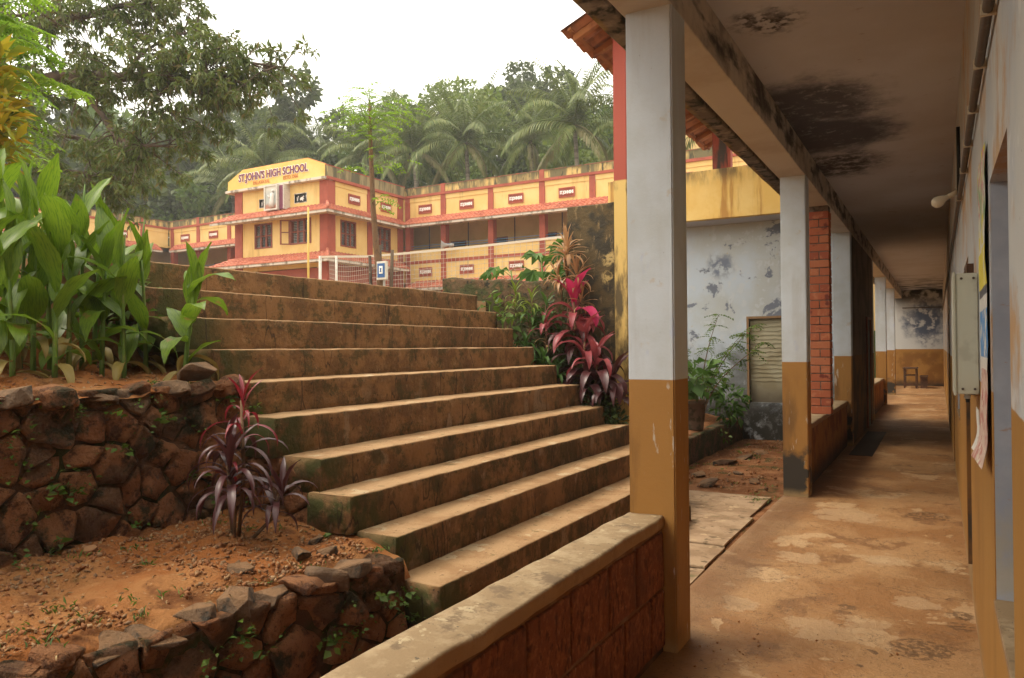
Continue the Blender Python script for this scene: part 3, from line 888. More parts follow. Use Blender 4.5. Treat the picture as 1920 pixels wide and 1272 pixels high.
# capping stones along the terrace edge, of uneven size
rnd = random.Random(4)
u = .06
while u < low_L - .1:
    w = rnd.uniform(.10, .26)
    p = low_fn(u + w / 2, .590 + rnd.uniform(-.02, .02), rnd.uniform(-.09, -.03))
    rock(low_wall, p, (w * .56, rnd.uniform(.09, .13), rnd.uniform(.045, .065)), rnd.random() * 1000, 'grey_stone' if rnd.random() < .6 else 'stone')
    u += w * .95
u = .02
while u < up_L - .1:
    w = rnd.uniform(.12, .24)
    p = up_fn(u + w / 2, .88 + rnd.uniform(-.03, .02), rnd.uniform(-.06, 0))
    rock(up_wall, p, (w * .55, rnd.uniform(.08, .12), rnd.uniform(.05, .075)), rnd.random() * 1000, 'grey_stone' if rnd.random() < .4 else 'stone')
    u += w * 1.02
rock(up_wall, (-3.80, 2.93, 1.47), (.11, .10, .065), 77)

# ------------------------------------------------------------------ staircase
STEPS = [(-2.00, .135), (-2.29, .345), (-2.61, .56), (-2.885, .765), (-3.155, .955), (-3.46, 1.185), (-3.75, 1.395), (-4.03, 1.60), (-4.29, 1.815), (-4.545, 2.02), (-4.80, 2.225)]
stairs = empty('concrete_staircase', (-3.4, 5.4, 0), 'wide weathered concrete outdoor staircase climbing to the schoolyard', 'staircase')
mb = MB()
prof = []
for i, (x, z) in enumerate(STEPS):
    prof += [(x - .03, (STEPS[i - 1][1] if i else -.1) - .05), (x - .03, z - .05)]
prof += [(-5.4, STEPS[-1][1] - .05), (-5.4, -.1), (-2.03, -.1)]
k = len(prof)
mb.add([(a, 3.30, b) for a, b in prof] + [(a - .35, 7.58, b) if a > -2.1 else (a, 7.58, b) for a, b in prof], [tuple(range(k)), tuple(range(2 * k - 1, k - 1, -1))] + [(i, (i + 1) % k, k + (i + 1) % k, k + i) for i in range(k)])
mb.build('core', 'wall_core', stairs)
for i, (x, z) in enumerate(STEPS):
    xb = STEPS[i + 1][0] - .06 if i + 1 < len(STEPS) else -5.3
    zb = STEPS[i - 1][1] - .015 if i else -.12
    y0 = 3.25 + (.02 * ((i * 7) % 5 - 2) if i < 8 else 0)
    if i >= 7: y0 = 3.22 - .1 * (i - 7)
    pr = rrect(xb, x, zb, z, .012, 3)
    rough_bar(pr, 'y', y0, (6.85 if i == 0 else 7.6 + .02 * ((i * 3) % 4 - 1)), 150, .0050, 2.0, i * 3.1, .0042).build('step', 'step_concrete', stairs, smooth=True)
# rubble flank under the left ends
rnd = random.Random(21)
def flank_fn(u, v, d):
    return (-2.0 - u, 3.30 - d, -.1 + v)
for poly in voronoi(2.5, 2.0, 14, 11, .3, rnd):
    cu = sum(p[0] for p in poly) / len(poly); cv = sum(p[1] for p in poly) / len(poly)
    top = max([z for (x, z) in STEPS if x > -2.0 - cu - .10] + [0]) + .1
    hi = max(p[1] for p in poly)
    if hi > top - .12: continue
    if cu > 1.9: continue
    V, F = stone_mesh(poly, flank_fn, rnd.uniform(.03, .06), rnd, .010)
    MB().add(V, F).build('stone', 'stone', stairs, smooth=True)

# ------------------------------------------------------------------ veranda building (the corridor)
ver = empty('veranda_building', (-.5, 14, 0), 'long veranda with pale blue columns, ochre dado and dark stained ceiling', 'building')
def colm(y, name='column'):
    pr = [(-1.455, y), (-1.20, y), (-1.20, y + .25), (-1.455, y + .25)]
    b = MB().box(-1.455, -1.20, y, y + .25, -.05, 3.41)
    return b.build(name, 'column_paint', ver, bevel=.008)
COLS = [-5.37, -.77, 3.83, 8.40, 13.03, 17.63, 22.23, 26.83]
for y in COLS: colm(y)
# roof slab, soffit beam, drip edge
MB().box(-1.62, 3.2, -6, 33.2, 3.70, 3.86).build('ceiling_slab', 'ceiling_paint', ver)
rough_bar(rrect(-1.475, -1.20, 3.40, 3.705, .008, 2), 'y', -6, 32.9, 120, .004, 1.5).build('beam', 'beam_paint', ver)
rough_bar(rrect(-1.75, -1.60, 3.52, 3.88, .015, 1), 'y', -6, 33.2, 160, .014, 3).build('drip_edge', 'slab_edge', ver)
MB().box(-1.7, 3.2, 32.95, 33.2, -.1, 3.70).build('end_wall', 'end_wall_paint', ver)
MB().tube([(-1.2, 32.92, 3.02), (.17, 32.92, 3.02)], .018, 6).build('wire_pipe', 'conduit', ver)
# inner wall with window and doorway openings
def wall_open(u0, u1, z0, z1, opens, fn, d0, d1):
    us = sorted({u0, u1, *[v for o in opens for v in o[:2]]})
    zs = sorted({z0, z1, *[v for o in opens for v in o[2:4]]})
    mb = MB()
    for i in range(len(us) - 1):
        for j in range(len(zs) - 1):
            cu, cz = (us[i] + us[i + 1]) / 2, (zs[j] + zs[j + 1]) / 2
            if any(o[0] < cu < o[1] and o[2] < cz < o[3] for o in opens): continue
            mb.box(us[i], us[i + 1], d0, d1, zs[j], zs[j + 1], fn)
    return mb
OPEN = [(2.44, 3.25, .66, 2.19), (5.50, 6.40, 0, 2.15), (8.2, 9.3, .9, 2.1), (11.0, 11.9, 0, 2.15), (15.2, 16.1, 0, 2.15), (18.5, 19.6, .9, 2.1), (24.0, 24.9, 0, 2.15), (28, 29.1, .9, 2.1)]
wall_open(-6, 32.95, -.05, 3.70, OPEN, lambda u, d, z: (d, u, z), .17, .42).build('inner_wall', 'corridor_wall_paint', ver)
MB().box(3.0, 3.2, -6, 33, -.1, 3.7).build('rear_wall', 'ceiling_paint', ver)
MB().box(.17, 3.2, -6.2, -6, -.1, 3.7).build('rear_wall', 'ceiling_paint', ver)
for yy in (4.4, 10.2, 14, 21, 26.5):
    MB().box(.42, 3.0, yy, yy + .15, -.1, 3.7).build('partition_wall', 'ceiling_paint', ver)
# linings: each opening gets its own plastered jamb, sill and head
for (a, b, z0, z1) in OPEN:
    for yj in (a, b):
        MB().box(.174, .425, yj - .003, yj + .003, max(z0, .002), z1).build('jamb', 'jamb_paint' if z0 > 0 else 'shaded_wall_paint', ver)
    if z0 > 0:
        MB().box(.165, .425, a + .001, b - .001, z0 - .02, z0 + .012).build('window_sill', 'parapet_cap', ver, bevel=.004)
        w = MB()
        for (p, q, r, s) in ((a, b, z0, z0 + .07), (a, b, z1 - .07, z1), (a, a + .07, z0 + .07, z1 - .07), (b - .07, b, z0 + .07, z1 - .07), ((a + b) / 2 - .03, (a + b) / 2 + .03, z0 + .07, z1 - .07)):
            w.box(.36, .42, p + .006, q - .006, r + .013, s - .002)
        fr = w.build('window_frame', 'window_wood', ver)
        for t in range(6):
            zz = z0 + .15 + t * (z1 - z0 - .2) / 6
            MB().tube([(.39, a + .05, zz), (.39, b - .05, zz)], .008, 6).build('bar', 'grey_metal', fr)
    else:
        dr = MB().box(.375, .415, a + .01, b - .01, .01, z1 - .005).build('door', 'window_wood', ver)
        MB().box(.362, .377, a + .06, b - .06, .15, .95).box(.362, .377, a + .06, b - .06, 1.1, 2.0).build('door_panel', 'desk_wood', dr)
# parapets with block facing
def parapet(y0, y1, blocks):
    root = rough_bar(rrect(-1.452, -1.275, -.05, .66, .01, 2), 'y', y0, y1, 40, .004, 3, y0).build('parapet', 'laterite_mortar' if blocks else 'low_wall_paint', ver)
    rough_bar(rrect(-1.47, -1.262, .645, .712, .014, 2), 'y', y0 - .002, y1 + .002, 60, .009, 4, y0, .003).build('parapet_cap', 'parapet_cap', root, smooth=True)
    if blocks:
        rb = random.Random(int(y0 * 10) + 50)
        for r_, (za, zb) in enumerate(((.035, .325), (.345, .628))):
            y = y1 - .03 - (.20 if r_ == 0 else 0.0)
            if r_ == 0:
                rough_bar(rrect(-1.292, -1.262, za, zb, .008, 2), 'y', y + .02, y1 - .02, 6, .006, 9, y).build('block', 'laterite', root, smooth=True)
            while y > y0 + .1:
                w = min(rb.uniform(.33, .42), y - y0 - .02)
                rough_bar(rrect(-1.292, -1.262 + rb.uniform(-.004, .002), za, zb, .008, 2), 'y', y - w + .022, y, 10, .006, 9, y).build('block', 'laterite', root, smooth=True)
                y -= w
    return root
parapet(-.52, 3.835, True)
parapet(-5.12, -.77, False)
parapet(8.645, 13.03, False)
parapet(17.88, 22.23, False)
# brick pier standing on the second parapet, every brick a piece
pier = MB().box(-1.438, -1.212, 10.392, 10.618, .70, 3.40).build('brick_pier', 'brick_mortar', ver)
zc, kc = .715, 0
bh = .105
brick_me = {}
def brick(x0, x1, y0, y1, z):
    o = MB().box(x0, x1, y0, y1, z, z + bh - .012).build('brick', rb.choice(['brick', 'brick', 'brick_b', 'brick_c']), pier, bevel=.004, seg=1)
rb = random.Random(2)
while zc + bh < 3.41:
    j = lambda: rb.uniform(-.003, .003)
    if kc % 2 == 0:
        brick(-1.445 + j(), -1.205 + j(), 10.385 + j(), 10.498, zc)
        brick(-1.445 + j(), -1.205 + j(), 10.510, 10.625 + j(), zc)
    else:
        brick(-1.445 + j(), -1.331, 10.385 + j(), 10.625 + j(), zc)
        brick(-1.319, -1.205 + j(), 10.385 + j(), 10.625 + j(), zc)
    zc += bh; kc += 1
# walled-in bay with a dark door, floor drain
MB().box(-1.44, -1.205, 13.28, 17.63, -.05, 3.41).build('bay_wall', 'shaded_wall_paint', ver)
dd = MB().box(-1.212, -1.195, 15.9, 16.7, 0.005, 2.1).build('dark_door', 'dark_inside', ver)
MB().box(-1.20, -1.17, 15.86, 15.90, .005, 2.14).box(-1.20, -1.17, 16.7, 16.74, .005, 2.14).box(-1.20, -1.17, 15.90, 16.7, 2.1, 2.14).build('door_frame', 'window_wood', dd)
o = MB().box(-1.15, -.84, 11.9, 15.3, -.02, .006).build('floor_grate', 'dark_inside'); tag(o, 'sunken dark drain cover in the corridor floor by the walled-in bay', 'drain cover')

# fittings on the corridor wall (things of their own)
o = MB()
pts = [(.146, y, 2.625 + .006 * math.sin(y * 2.1) + .006 * y) for y in lin(1.2, 31, 60)]
o.tube(pts, .016, 8)
cnd = o.build('conduit_pipe', 'conduit', smooth=True)
tag(cnd, 'long brown conduit pipe running along the corridor wall near the ceiling', 'pipe')
for y in (2.2, 2.75, 3.3, 3.95, 4.6, 5.3, 6.4):
    z = 2.625 + .006 * math.sin(y * 2.1) + .006 * y
    MB().box(.126, .172, y - .008, y + .008, z - .018, z + .018).build('clip', 'bakelite', cnd)
o = MB().tube([(.15, 6.62, 3.25), (.152, 6.66, 3.0), (.15, 6.68, 2.68)], .013, 8).build('cable_pipe', 'black_rubber', smooth=True)
tag(o, 'short black pipe dropping down the wall to the bare bulb', 'pipe')
bl = empty('light_bulb', (.16, 6.9, 2.75), 'bare light bulb on an angled holder sticking out of the corridor wall', 'lamp')
MB().tube([(.172, 6.9, 2.82), (.15, 6.9, 2.81)], .045, 12).build('base', 'bakelite', bl, smooth=True)
MB().tube([(.15, 6.9, 2.81), (.08, 6.88, 2.77)], [.022, .020], 10).build('holder', 'bakelite', bl, smooth=True)
MB().tube([(.085, 6.88, 2.773), (.06, 6.875, 2.76), (.03, 6.87, 2.743), (.0, 6.865, 2.727), (-.02, 6.862, 2.716), (-.03, 6.86, 2.711)], [.018, .024, .042, .046, .034, .008], 14).build('bulb', 'bulb_glass', bl, smooth=True)
sw = empty('switch_box', (.15, 4.3, 1.36), 'pale enamel electrical meter box mounted on the corridor wall', 'electrical box')
MB().box(.075, .168, 4.20, 4.62, 1.36, 1.94).build('case', 'box_enamel', sw, bevel=.004)
MB().box(.064, .0755, 4.192, 4.63, 1.352, 1.948).build('lid', 'box_enamel', sw, bevel=.003)
for zz in (1.385, 1.915):
    for xx in (.10, .15):
        MB().tube([(xx, 4.201, zz), (xx, 4.194, zz)], .006, 8).build('screw', 'conduit', sw)
MB().tube([(.12, 4.26, 1.37), (.12, 4.26, 1.335)], .014, 8).build('gland', 'grey_metal', sw)
MB().tube([(.12, 4.26, 1.335), (.122, 4.26, 1.318)], .009, 8).build('cable_end', 'black_rubber', sw)
def sheetpaper(name, y0, y1, z0, z1, x, curl, m, label, seed, cat='poster'):
    mb = MB()
    n = 9
    V, F = [], []
    for layer in (0, .0015):
        for j in range(n):
            for i in range(4):
                t, s = j / (n - 1), i / 3
                y = y0 + (y1 - y0) * s
                z = z1 + (z0 - z1) * t
                w = mnoise.noise(Vector((y * 5, z * 5, seed)))
                V.append((x - layer - .012 * abs(w) - curl * max(0, t - .6) ** 2 * (1 + s), y, z))
    N = n * 4
    for b in (0, N):
        F += [(b + j * 4 + i, b + j * 4 + i + 1, b + (j + 1) * 4 + i + 1, b + (j + 1) * 4 + i) for j in range(n - 1) for i in range(3)]
    o = mb.add(V, F).build(name, m, smooth=True)
    return tag(o, label, cat)
sheetpaper('poster', 3.32, 3.86, 1.49, 2.36, .164, .0, 'poster_print', 'tall colourful printed poster pasted beside the window opening', 1)
sheetpaper('poster', 3.31, 3.72, 1.13, 1.50, .160, .12, 'poster_pink', 'pink curling poster hanging below the tall colourful one', 2)
sheetpaper('paper_notice', 4.00, 4.24, 1.10, 1.30, .160, .06, 'paper', 'torn white paper notice stuck under the meter box', 3, 'paper')
nb = empty('notice_board', (.16, 5.0, 1.3), 'yellow framed notice board behind the meter box', 'notice board')
MB().box(.152, .169, 4.72, 5.36, 1.36, 2.0).build('panel', 'board_yellow', nb)
MB().box(.138, .1695, 4.69, 4.72, 1.33, 2.03).box(.138, .1695, 5.36, 5.39, 1.33, 2.03).box(.138, .1695, 4.72, 5.36, 1.33, 1.36).box(.138, .1695, 4.72, 5.36, 2.0, 2.03).build('frame', 'desk_wood', nb)
# school desk and its bench at the end of the corridor
dk = empty('school_desk', (-.85, 31.3, 0), 'dark wooden school desk against the far corridor wall', 'desk')
MB().box(-1.14, -.66, 31.0, 32.2, .70, .745).build('top', 'desk_wood', dk, bevel=.006)
MB().box(-1.10, -.72, 31.05, 32.15, .45, .47).build('shelf', 'desk_wood', dk)
for (xx, yy) in ((-1.12, 31.04), (-.74, 31.04), (-1.12, 32.10), (-.74, 32.10)):
    MB().box(xx, xx + .06, yy, yy + .06, 0, .70).build('leg', 'desk_wood', dk)
MB().box(-1.1, -.7, 31.06, 31.09, .12, .17).build('stretcher', 'desk_wood', dk)
bn = empty('bench', (-.45, 31.3, 0), 'low dark wooden bench standing next to the desk', 'bench')
MB().box(-.60, -.34, 31.0, 32.2, .40, .44).build('seat', 'desk_wood', bn, bevel=.006)
for yy in (31.08, 32.06):
    MB().box(-.58, -.36, yy, yy + .05, 0, .40).build('leg', 'desk_wood', bn)

# ------------------------------------------------------------------ concrete path slabs outside
pth = empty('path_slabs', (-2.0, 6.5, 0), 'grooved concrete paving slabs laid along the corridor edge', 'paving')
def slab(y0, y1, x0, x1, g0, g1, tilt):
    pr = [(y0, -.06), (y1, -.06), (y1, 0)]
    y = y1
    if g1 > g0:
        y = g1
        while y > g0 + .05:
            pr += [(y, 0), (y - .006, -.024), (y - .018, -.024), (y - .024, 0)]
            y -= .125
    pr += [(y0, 0)]
    mid = x1 - .40
    a = rough_bar(pr, 'x', x0, mid, 14, .004, 3, y0, .002)
    a.v = [(p, q, r + tilt - .004) for p, q, r in a.v]
    o = a.build('slab', 'path_slab', pth)
    b = rough_bar(rrect(y0 + .004, y1 - .004, -.06, 0, .008, 6), 'x', mid - .002, x1, 8, .006, 3, y0, .003)
    b.v = [(p - max(0, p - x1 + .03) * 0 , q, r + tilt) for p, q, r in b.v]
    b.build('slab', 'path_slab', pth)
slab(3.9, 5.42, -2.6, -1.485, 9, 0, -.012)
slab(5.46, 6.08, -2.62, -1.50, 5.5, 6.02, -.008)
slab(6.12, 7.22, -2.6, -1.52, 6.2, 7.15, -.005)
slab(7.26, 8.30, -2.62, -1.56, 7.4, 8.1, -.008)
# low wall of the raised bed in the alley
rough_bar(rrect(-3.12, -2.94, -.1, .36, .03, 3), 'y', 8.45, 13.2, 60, .03, 2.2, 4, .012).build('low_edge_wall', 'moss_wall', smooth=True)
tag(bpy.data.objects['low_edge_wall'], 'knee-high mossy edging wall of the raised bed in the alley', 'wall')
rb = random.Random(9)
for i, (x, y, s) in enumerate([(-2.35, 8.75, .13), (-2.55, 10.3, .16), (-2.42, 10.9, .12), (-2.3, 11.5, .10), (-2.62, 9.3, .10), (-2.2, 9.6, .07), (-1.9, 9.1, .06)]):
    o = rock(None, (x, y, .0), (s, s * 1.2, s * .38), i + 5, 'grey_stone', 'paving_fragment')
    tag(o, 'broken flat stone lying in the alley dirt', 'stone', 'broken stones in the alley')

# ------------------------------------------------------------------ cross wing behind the alley
cw = empty('cross_wing', (-3.2, 13.2, 0), 'cross wing with peeling pale blue wall and yellow balcony band closing the alley', 'building')
wall_open(-5.2, -1.46, -.1, 3.72, [(-2.82, -1.95, .63, 2.06)], lambda u, d, z: (u, d, z), 13.2, 13.45).build('wall', 'blue_wall', cw)
MB().box(-5.3, -1.46, 12.62, 13.44, 3.715, 3.80).build('balcony_slab', 'ceiling_paint', cw)
rough_bar(rrect(12.5, 12.62, 3.715, 4.54, .006, 2), 'x', -5.1, -1.46, 40, .004, 2).build('balcony_band', 'yellow_streaked', cw)
# opening filled with a panel of wavy ridged tiles; each course is a piece
pan = MB().box(-2.82, -1.95, 13.28, 13.34, .63, 2.06).build('ridged_panel', 'zigzag_panel', cw)
MB().box(-2.86, -2.82, 13.19, 13.30, .60, 2.10).box(-2.82, -1.95, 13.19, 13.30, 2.06, 2.10).build('panel_frame', 'parapet_cap', pan)
for t in range(15):
    z0 = .98 + t * .0715
    V, F = [], []
    n = 48
    for i in range(n + 1):
        x = -2.82 + .87 * i / n
        w = .016 * abs(math.sin((x * 9.6 + t * .9))) ** .7 + .006 * math.sin(x * 40 + t)
        V += [(x, 13.284, z0 + .072), (x, 13.270, z0 + w), (x, 13.284, z0 + w - .004)]
    for i in range(n):
        F += [(3 * i, 3 * i + 1, 3 * i + 4, 3 * i + 3), (3 * i + 1, 3 * i + 2, 3 * i + 5, 3 * i + 4)]
    MB().add(V, F).build('ridge', 'zigzag_panel', pan)
MB().box(-3.27, -3.02, 12.64, 12.80, 4.5, 5.20).build('post', 'post_paint', cw, bevel=.006)
MB().box(-3.02, -2.97, 12.65, 12.79, 4.5, 5.20).build('post_lining', 'school_red', cw)
MB().box(-3.215, -3.06, 8.05, 8.21, .3, 5.22).build('pillar', 'pillar_two_tone', cw, bevel=.006)
# tiled lean-to roof over the alley: plate, rafters, battens, tiles
MB().tube([(-3.2, 7.7, 5.24), (-3.2, 13.6, 5.24)], .06, 10).build('wall_plate', 'timber', cw, smooth=True)
SL = math.tan(R(24))
def roof_z(x): return 5.33 + (x + 3.2) * SL
for i in range(11):
    y = 7.8 + i * .55
    MB().add([(x, yy, roof_z(x) + dz) for x in (-3.58, -1.6) for yy in (y - .03, y + .03) for dz in (-.075, 0)],
             [(0, 1, 3, 2), (4, 6, 7, 5), (0, 4, 5, 1), (2, 3, 7, 6), (0, 2, 6, 4), (1, 5, 7, 3)]).build('rafter', 'timber', cw)
for i in range(8):
    x = -3.57 + i * .27
    MB().add([(xx, yy, roof_z(xx) + dz) for xx in (x - .018, x + .018) for yy in (7.64, 13.6) for dz in (.0, .03)],
             [(0, 1, 3, 2), (4, 6, 7, 5), (0, 4, 5, 1), (2, 3, 7, 6), (0, 2, 6, 4), (1, 5, 7, 3)]).build('batten', 'timber', cw)
tile_v, tile_f = [], []
nx_, ny_ = 2, 8
for i in range(nx_ + 1):
    for j in range(ny_ + 1):
        s, t = i / nx_, j / ny_
        tile_v.append((s * .36, t * .235, .022 * math.sin(t * 6.283) + .012 * (1 - s)))
for i in range(nx_):
    for j in range(ny_):
        tile_f.append((i * (ny_ + 1) + j, (i + 1) * (ny_ + 1) + j, (i + 1) * (ny_ + 1) + j + 1, i * (ny_ + 1) + j + 1))
nb_ = len(tile_v)
tile_v += [(a, b, c - .014) for a, b, c in tile_v]
tile_f += [tuple(q + nb_ for q in f[::-1]) for f in tile_f]
tile_f += [(j, j + 1, nb_ + j + 1, nb_ + j) for j in range(ny_)]
tile_me = bpy.data.meshes.new('tile'); tile_me.from_pydata(tile_v, [], tile_f); tile_me.materials.append(MATS['roof_tile'])
rb = random.Random(3)
coff = wl_of(cw)
for row in range(7):
    for k in range(26):
        x = -3.66 + row * .28
        o = link_mesh('tile', tile_me, None, cw)
        o.location = Vector((x + rb.uniform(-.02, .02), 7.62 + k * .228, roof_z(x) + .035)) - coff
        o.rotation_euler = (0, -R(24) + rb.uniform(-.04, .02), rb.uniform(-.03, .03))
# wall with black mould beside the stairs, and the low wall running on from it
o = rough_bar(rrect(8.2, 8.44, .2, 3.29, .012, 6), 'x', -3.88, -3.215, 14, .012, 3, 1, .004).build('mouldy_wall', 'mouldy_wall')
tag(o, 'tall wall blackened with mould beside the two-tone red and yellow pillar', 'wall')
V = []
o = rough_bar(rrect(8.22, 8.46, .8, 2.52, .03, 5), 'x', -5.72, -3.89, 50, .035, 3.2, 7, .014)
o.v = [(x, y, z - (.11 * max(0, x + 5.6) / 1.5 if z > 2.0 else 0)) for x, y, z in o.v]
o = o.build('garden_wall', 'moss_wall', smooth=True)
tag(o, 'low crumbling mossy garden wall at the head of the stairs', 'wall')

# ------------------------------------------------------------------ the school
sch = empty('school_building', (-29, 33, 2.2), 'two-storey yellow and red school with tiled eaves and a name board', 'school')
soff = wl_of(sch)
fR = lambda u, d, z: (u, 33 - d, z)             # wings facing the stairs
fS = lambda u, d, z: (-45.6 + d, u, z)          # side wing
fF = lambda u, d, z: (u, 27.1 - d, z)           # centre block, front
fE = lambda u, d, z: (-25.6 + d, u, z)          # centre block, side

def tile_skirt(fn, u0, u1, d0, z0, d1, z1, e0, e1, flip=False):
    rows, V, F = 4, [], []
    n = max(4, int((u1 - u0) / .06))
    for r in range(rows):
        base = len(V)
        for a in (0, 1):
            s = (r + a) / rows
            ua, ub = u0 - e0 * s, u1 + e1 * s
            lift = .05 if a == 1 else .0
            for i in range(n + 1):
                t = i / n
                w = .022 * math.sin(i * .06 / .24 * 6.283)
                V.append(fn(ua + (ub - ua) * t, d0 + (d1 - d0) * s, z0 + (z1 - z0) * s + lift + w))
        # lip
        for i in range(n + 1):
            t = i / n
            s = (r + 1) / rows
            ua, ub = u0 - e0 * s, u1 + e1 * s
            V.append(fn(ua + (ub - ua) * t, d0 + (d1 - d0) * s, z0 + (z1 - z0) * s - .01))
        for b in (0, 1):
            o_ = base + b * (n + 1)
            F += [(o_ + i, o_ + i + 1, o_ + n + 2 + i, o_ + n + 1 + i) for i in range(n)]
    sk = MB().add(V, F).build('tiled_eave', 'school_tile', sch, smooth=False)
    f = MB()
    f.add([fn(u0 - e0, d1 - .03, z1 - .13), fn(u1 + e1, d1 - .03, z1 - .13), fn(u1 + e1, d1 - .03, z1 - .01), fn(u0 - e0, d1 - .03, z1 - .01),
           fn(u0 - e0, d1 - .07, z1 - .13), fn(u1 + e1, d1 - .07, z1 - .13), fn(u1 + e1, d1 - .07, z1 - .01), fn(u0 - e0, d1 - .07, z1 - .01)],
          [(0, 1, 2, 3), (7, 6, 5, 4), (0, 4, 5, 1), (3, 2, 6, 7)])
    f.add([fn(u0, d0, z1 - .05), fn(u1, d0, z1 - .05), fn(u1 + e1, d1 - .07, z1 - .05), fn(u0 - e0, d1 - .07, z1 - .05)], [(0, 1, 2, 3)])
    f.build('fascia', 'fascia_white', sk)

def text_mesh(body, size, offset=0.0, depth=.01, width=1.0):
    cu = bpy.data.curves.new('letters', 'FONT')
    cu.body = body
    cu.size = size
    cu.extrude = depth
    cu.offset = offset
    cu.align_x = 'CENTER'
    cu.align_y = 'CENTER'
    cu.resolution_u = 3
    ob = bpy.data.objects.new('letters', cu)
    C.objects.link(ob)
    dg = bpy.context.evaluated_depsgraph_get()
    me = bpy.data.meshes.new_from_object(ob.evaluated_get(dg))
    bpy.data.objects.remove(ob)
    for v in me.vertices:
        v.co.x *= width
    return me
letters_me = text_mesh('ST.JOHNSHS', .215, .010, .012, .62)
letters_me.materials.clear(); letters_me.materials.append(MATS['letter_white'])
vb = MB()
vb.box(-.40, .40, -.015, .03, -.215, .215)
vent_back = vb.mesh('vent'); vent_back.materials.append(MATS['school_red'])
vf = MB()
for (a, b, c_, e) in ((-.43, -.37, -.24, .24), (.37, .43, -.24, .24), (-.37, .37, .18, .24), (-.37, .37, -.24, -.18), (-.37, .37, .115, .135), (-.37, .37, -.135, -.115)):
    vf.box(a, b, -.05, .0, c_, e)
for i in range(9):
    vf.box(-.34 + i * .08, -.315 + i * .08, -.04, .0, .135, .18); vf.box(-.34 + i * .08, -.315 + i * .08, -.04, .0, -.18, -.135)
vent_frame = vf.mesh('grille'); vent_frame.materials.append(MATS['school_red'])
def vent(fn, u, z, side):
    o = link_mesh('name_vent', vent_back, None, sch)
    o.location = Vector(fn(u, .012, z)) - soff
    if side: o.rotation_euler = (0, 0, R(90))
    g = link_mesh('grille', vent_frame, None, o)
    t = link_mesh('letters', letters_me, None, o)
    t.location = (0, -.03, 0); t.rotation_euler = (R(90), 0, 0)

def wing(fn, u0, u1, pil, side, depth=2.2):
    def B(*a): return MB().box(*a, fn)
    B(u0, u1, -.25, 0, 8.55, 9.80).build('wall', 'school_yellow', sch)
    B(u0, u1, .0, .03, 9.56, 9.80).build('lintel', 'school_yellow', sch)
    B(u0, u1, -.25, .10, 9.80, 9.93).build('cornice', 'school_red', sch)
    B(u0, u1, -.08, .04, 9.93, 10.32).build('roof_parapet', 'school_parapet', sch)
    B(u0, u1, -.10, .06, 10.32, 10.36).build('coping', 'coping_stained', sch)
    B(u0, u1, -.15, 0, 5.2, 6.86).build('balcony_wall', 'school_yellow', sch)
    B(u0, u1, -.18, .05, 6.86, 6.92).build('balcony_coping', 'school_yellow', sch)
    B(u0, u1, .0, .04, 6.18, 6.34).build('string_course', 'school_red', sch)
    B(u0 - 4, u1 + 4, -depth, -.15, 5.25, 5.42).build('floor_slab', 'school_inner', sch)
    B(u0 - 4, u1 + 4, -depth, -.25, 8.6, 8.72).build('ceiling', 'school_inner', sch)
    B(u0 - 4, u1 + 4, -depth - .2, -depth, 2.2, 8.6).build('rear_wall', 'school_inner', sch)
    MB().tube([fn(u0, -.07, 7.03), fn(u1, -.07, 7.03)], .015, 6).build('rail', 'blue_rail', sch)
    MB().tube([fn(u0, -.07, 7.16), fn(u1, -.07, 7.16)], .015, 6).build('rail', 'blue_rail', sch)
    for p in pil:
        MB().box(p - .155, p + .155, -.3, .055, 2.2, 9.80, fn).build('pillar', 'school_red', sch)
        if (pil.index(p) % 2) == 1: MB().box(p - .13, p + .13, -.1, .075, 9.93, 10.38, fn).build('parapet_post', 'school_red', sch)
    for a, b in zip(pil[:-1], pil[1:]):
        m = (a + b) / 2
        vent(fn, m, 9.12, side)
        vent(fn, m, 5.72, side)
        d_ = MB().box(m + .25, m + 1.15, -depth, -depth + .04, 5.42, 7.55, fn).build('door', 'dark_inside', sch)
        MB().box(m + .19, m + .25, -depth, -depth + .07, 5.42, 7.61, fn).box(m + 1.15, m + 1.21, -depth, -depth + .07, 5.42, 7.61, fn).box(m + .25, m + 1.15, -depth, -depth + .07, 7.55, 7.61, fn).build('door_frame', 'window_wood', d_)
        MB().tube([fn(m - 1.3, -depth + .05, 5.42), fn(m - 1.3, -depth + .05, 8.6)], .03, 6).build('downpipe', 'conduit', sch)

pr = [-25.25, -22.88, -19.92, -16.95, -14.25, -11.3, -8.3, -5.3]
wing(fR, -25.6, -5.0, pr, False)
tile_skirt(fR, -25.0, -5.0, 0, 8.72, .85, 8.22, 0.05, 0)
tile_skirt(fR, -24.6, -5.0, 0, 5.25, .85, 4.80, .25, 0)
pl = [-45.25, -42.6, -39.6, -36.6, -33.6, -32.1]
wing(fR, -45.6, -32.0, pl[:-1], False)
tile_skirt(fR, -44.9, -32.0, 0, 8.72, .85, 8.22, -.4, 0)
tile_skirt(fR, -44.9, -32.0, 0, 5.25, .85, 4.80, -.4, 0)
ps = [10.0, 13, 16, 19, 22, 25, 28, 31]
wing(fS, 9, 32.9, ps, True)
tile_skirt(fS, 9, 32.0, 0, 8.72, .85, 8.22, 0, -.1)
tile_skirt(fS, 9, 32.0, 0, 5.25, .85, 4.80, 0, -.1)

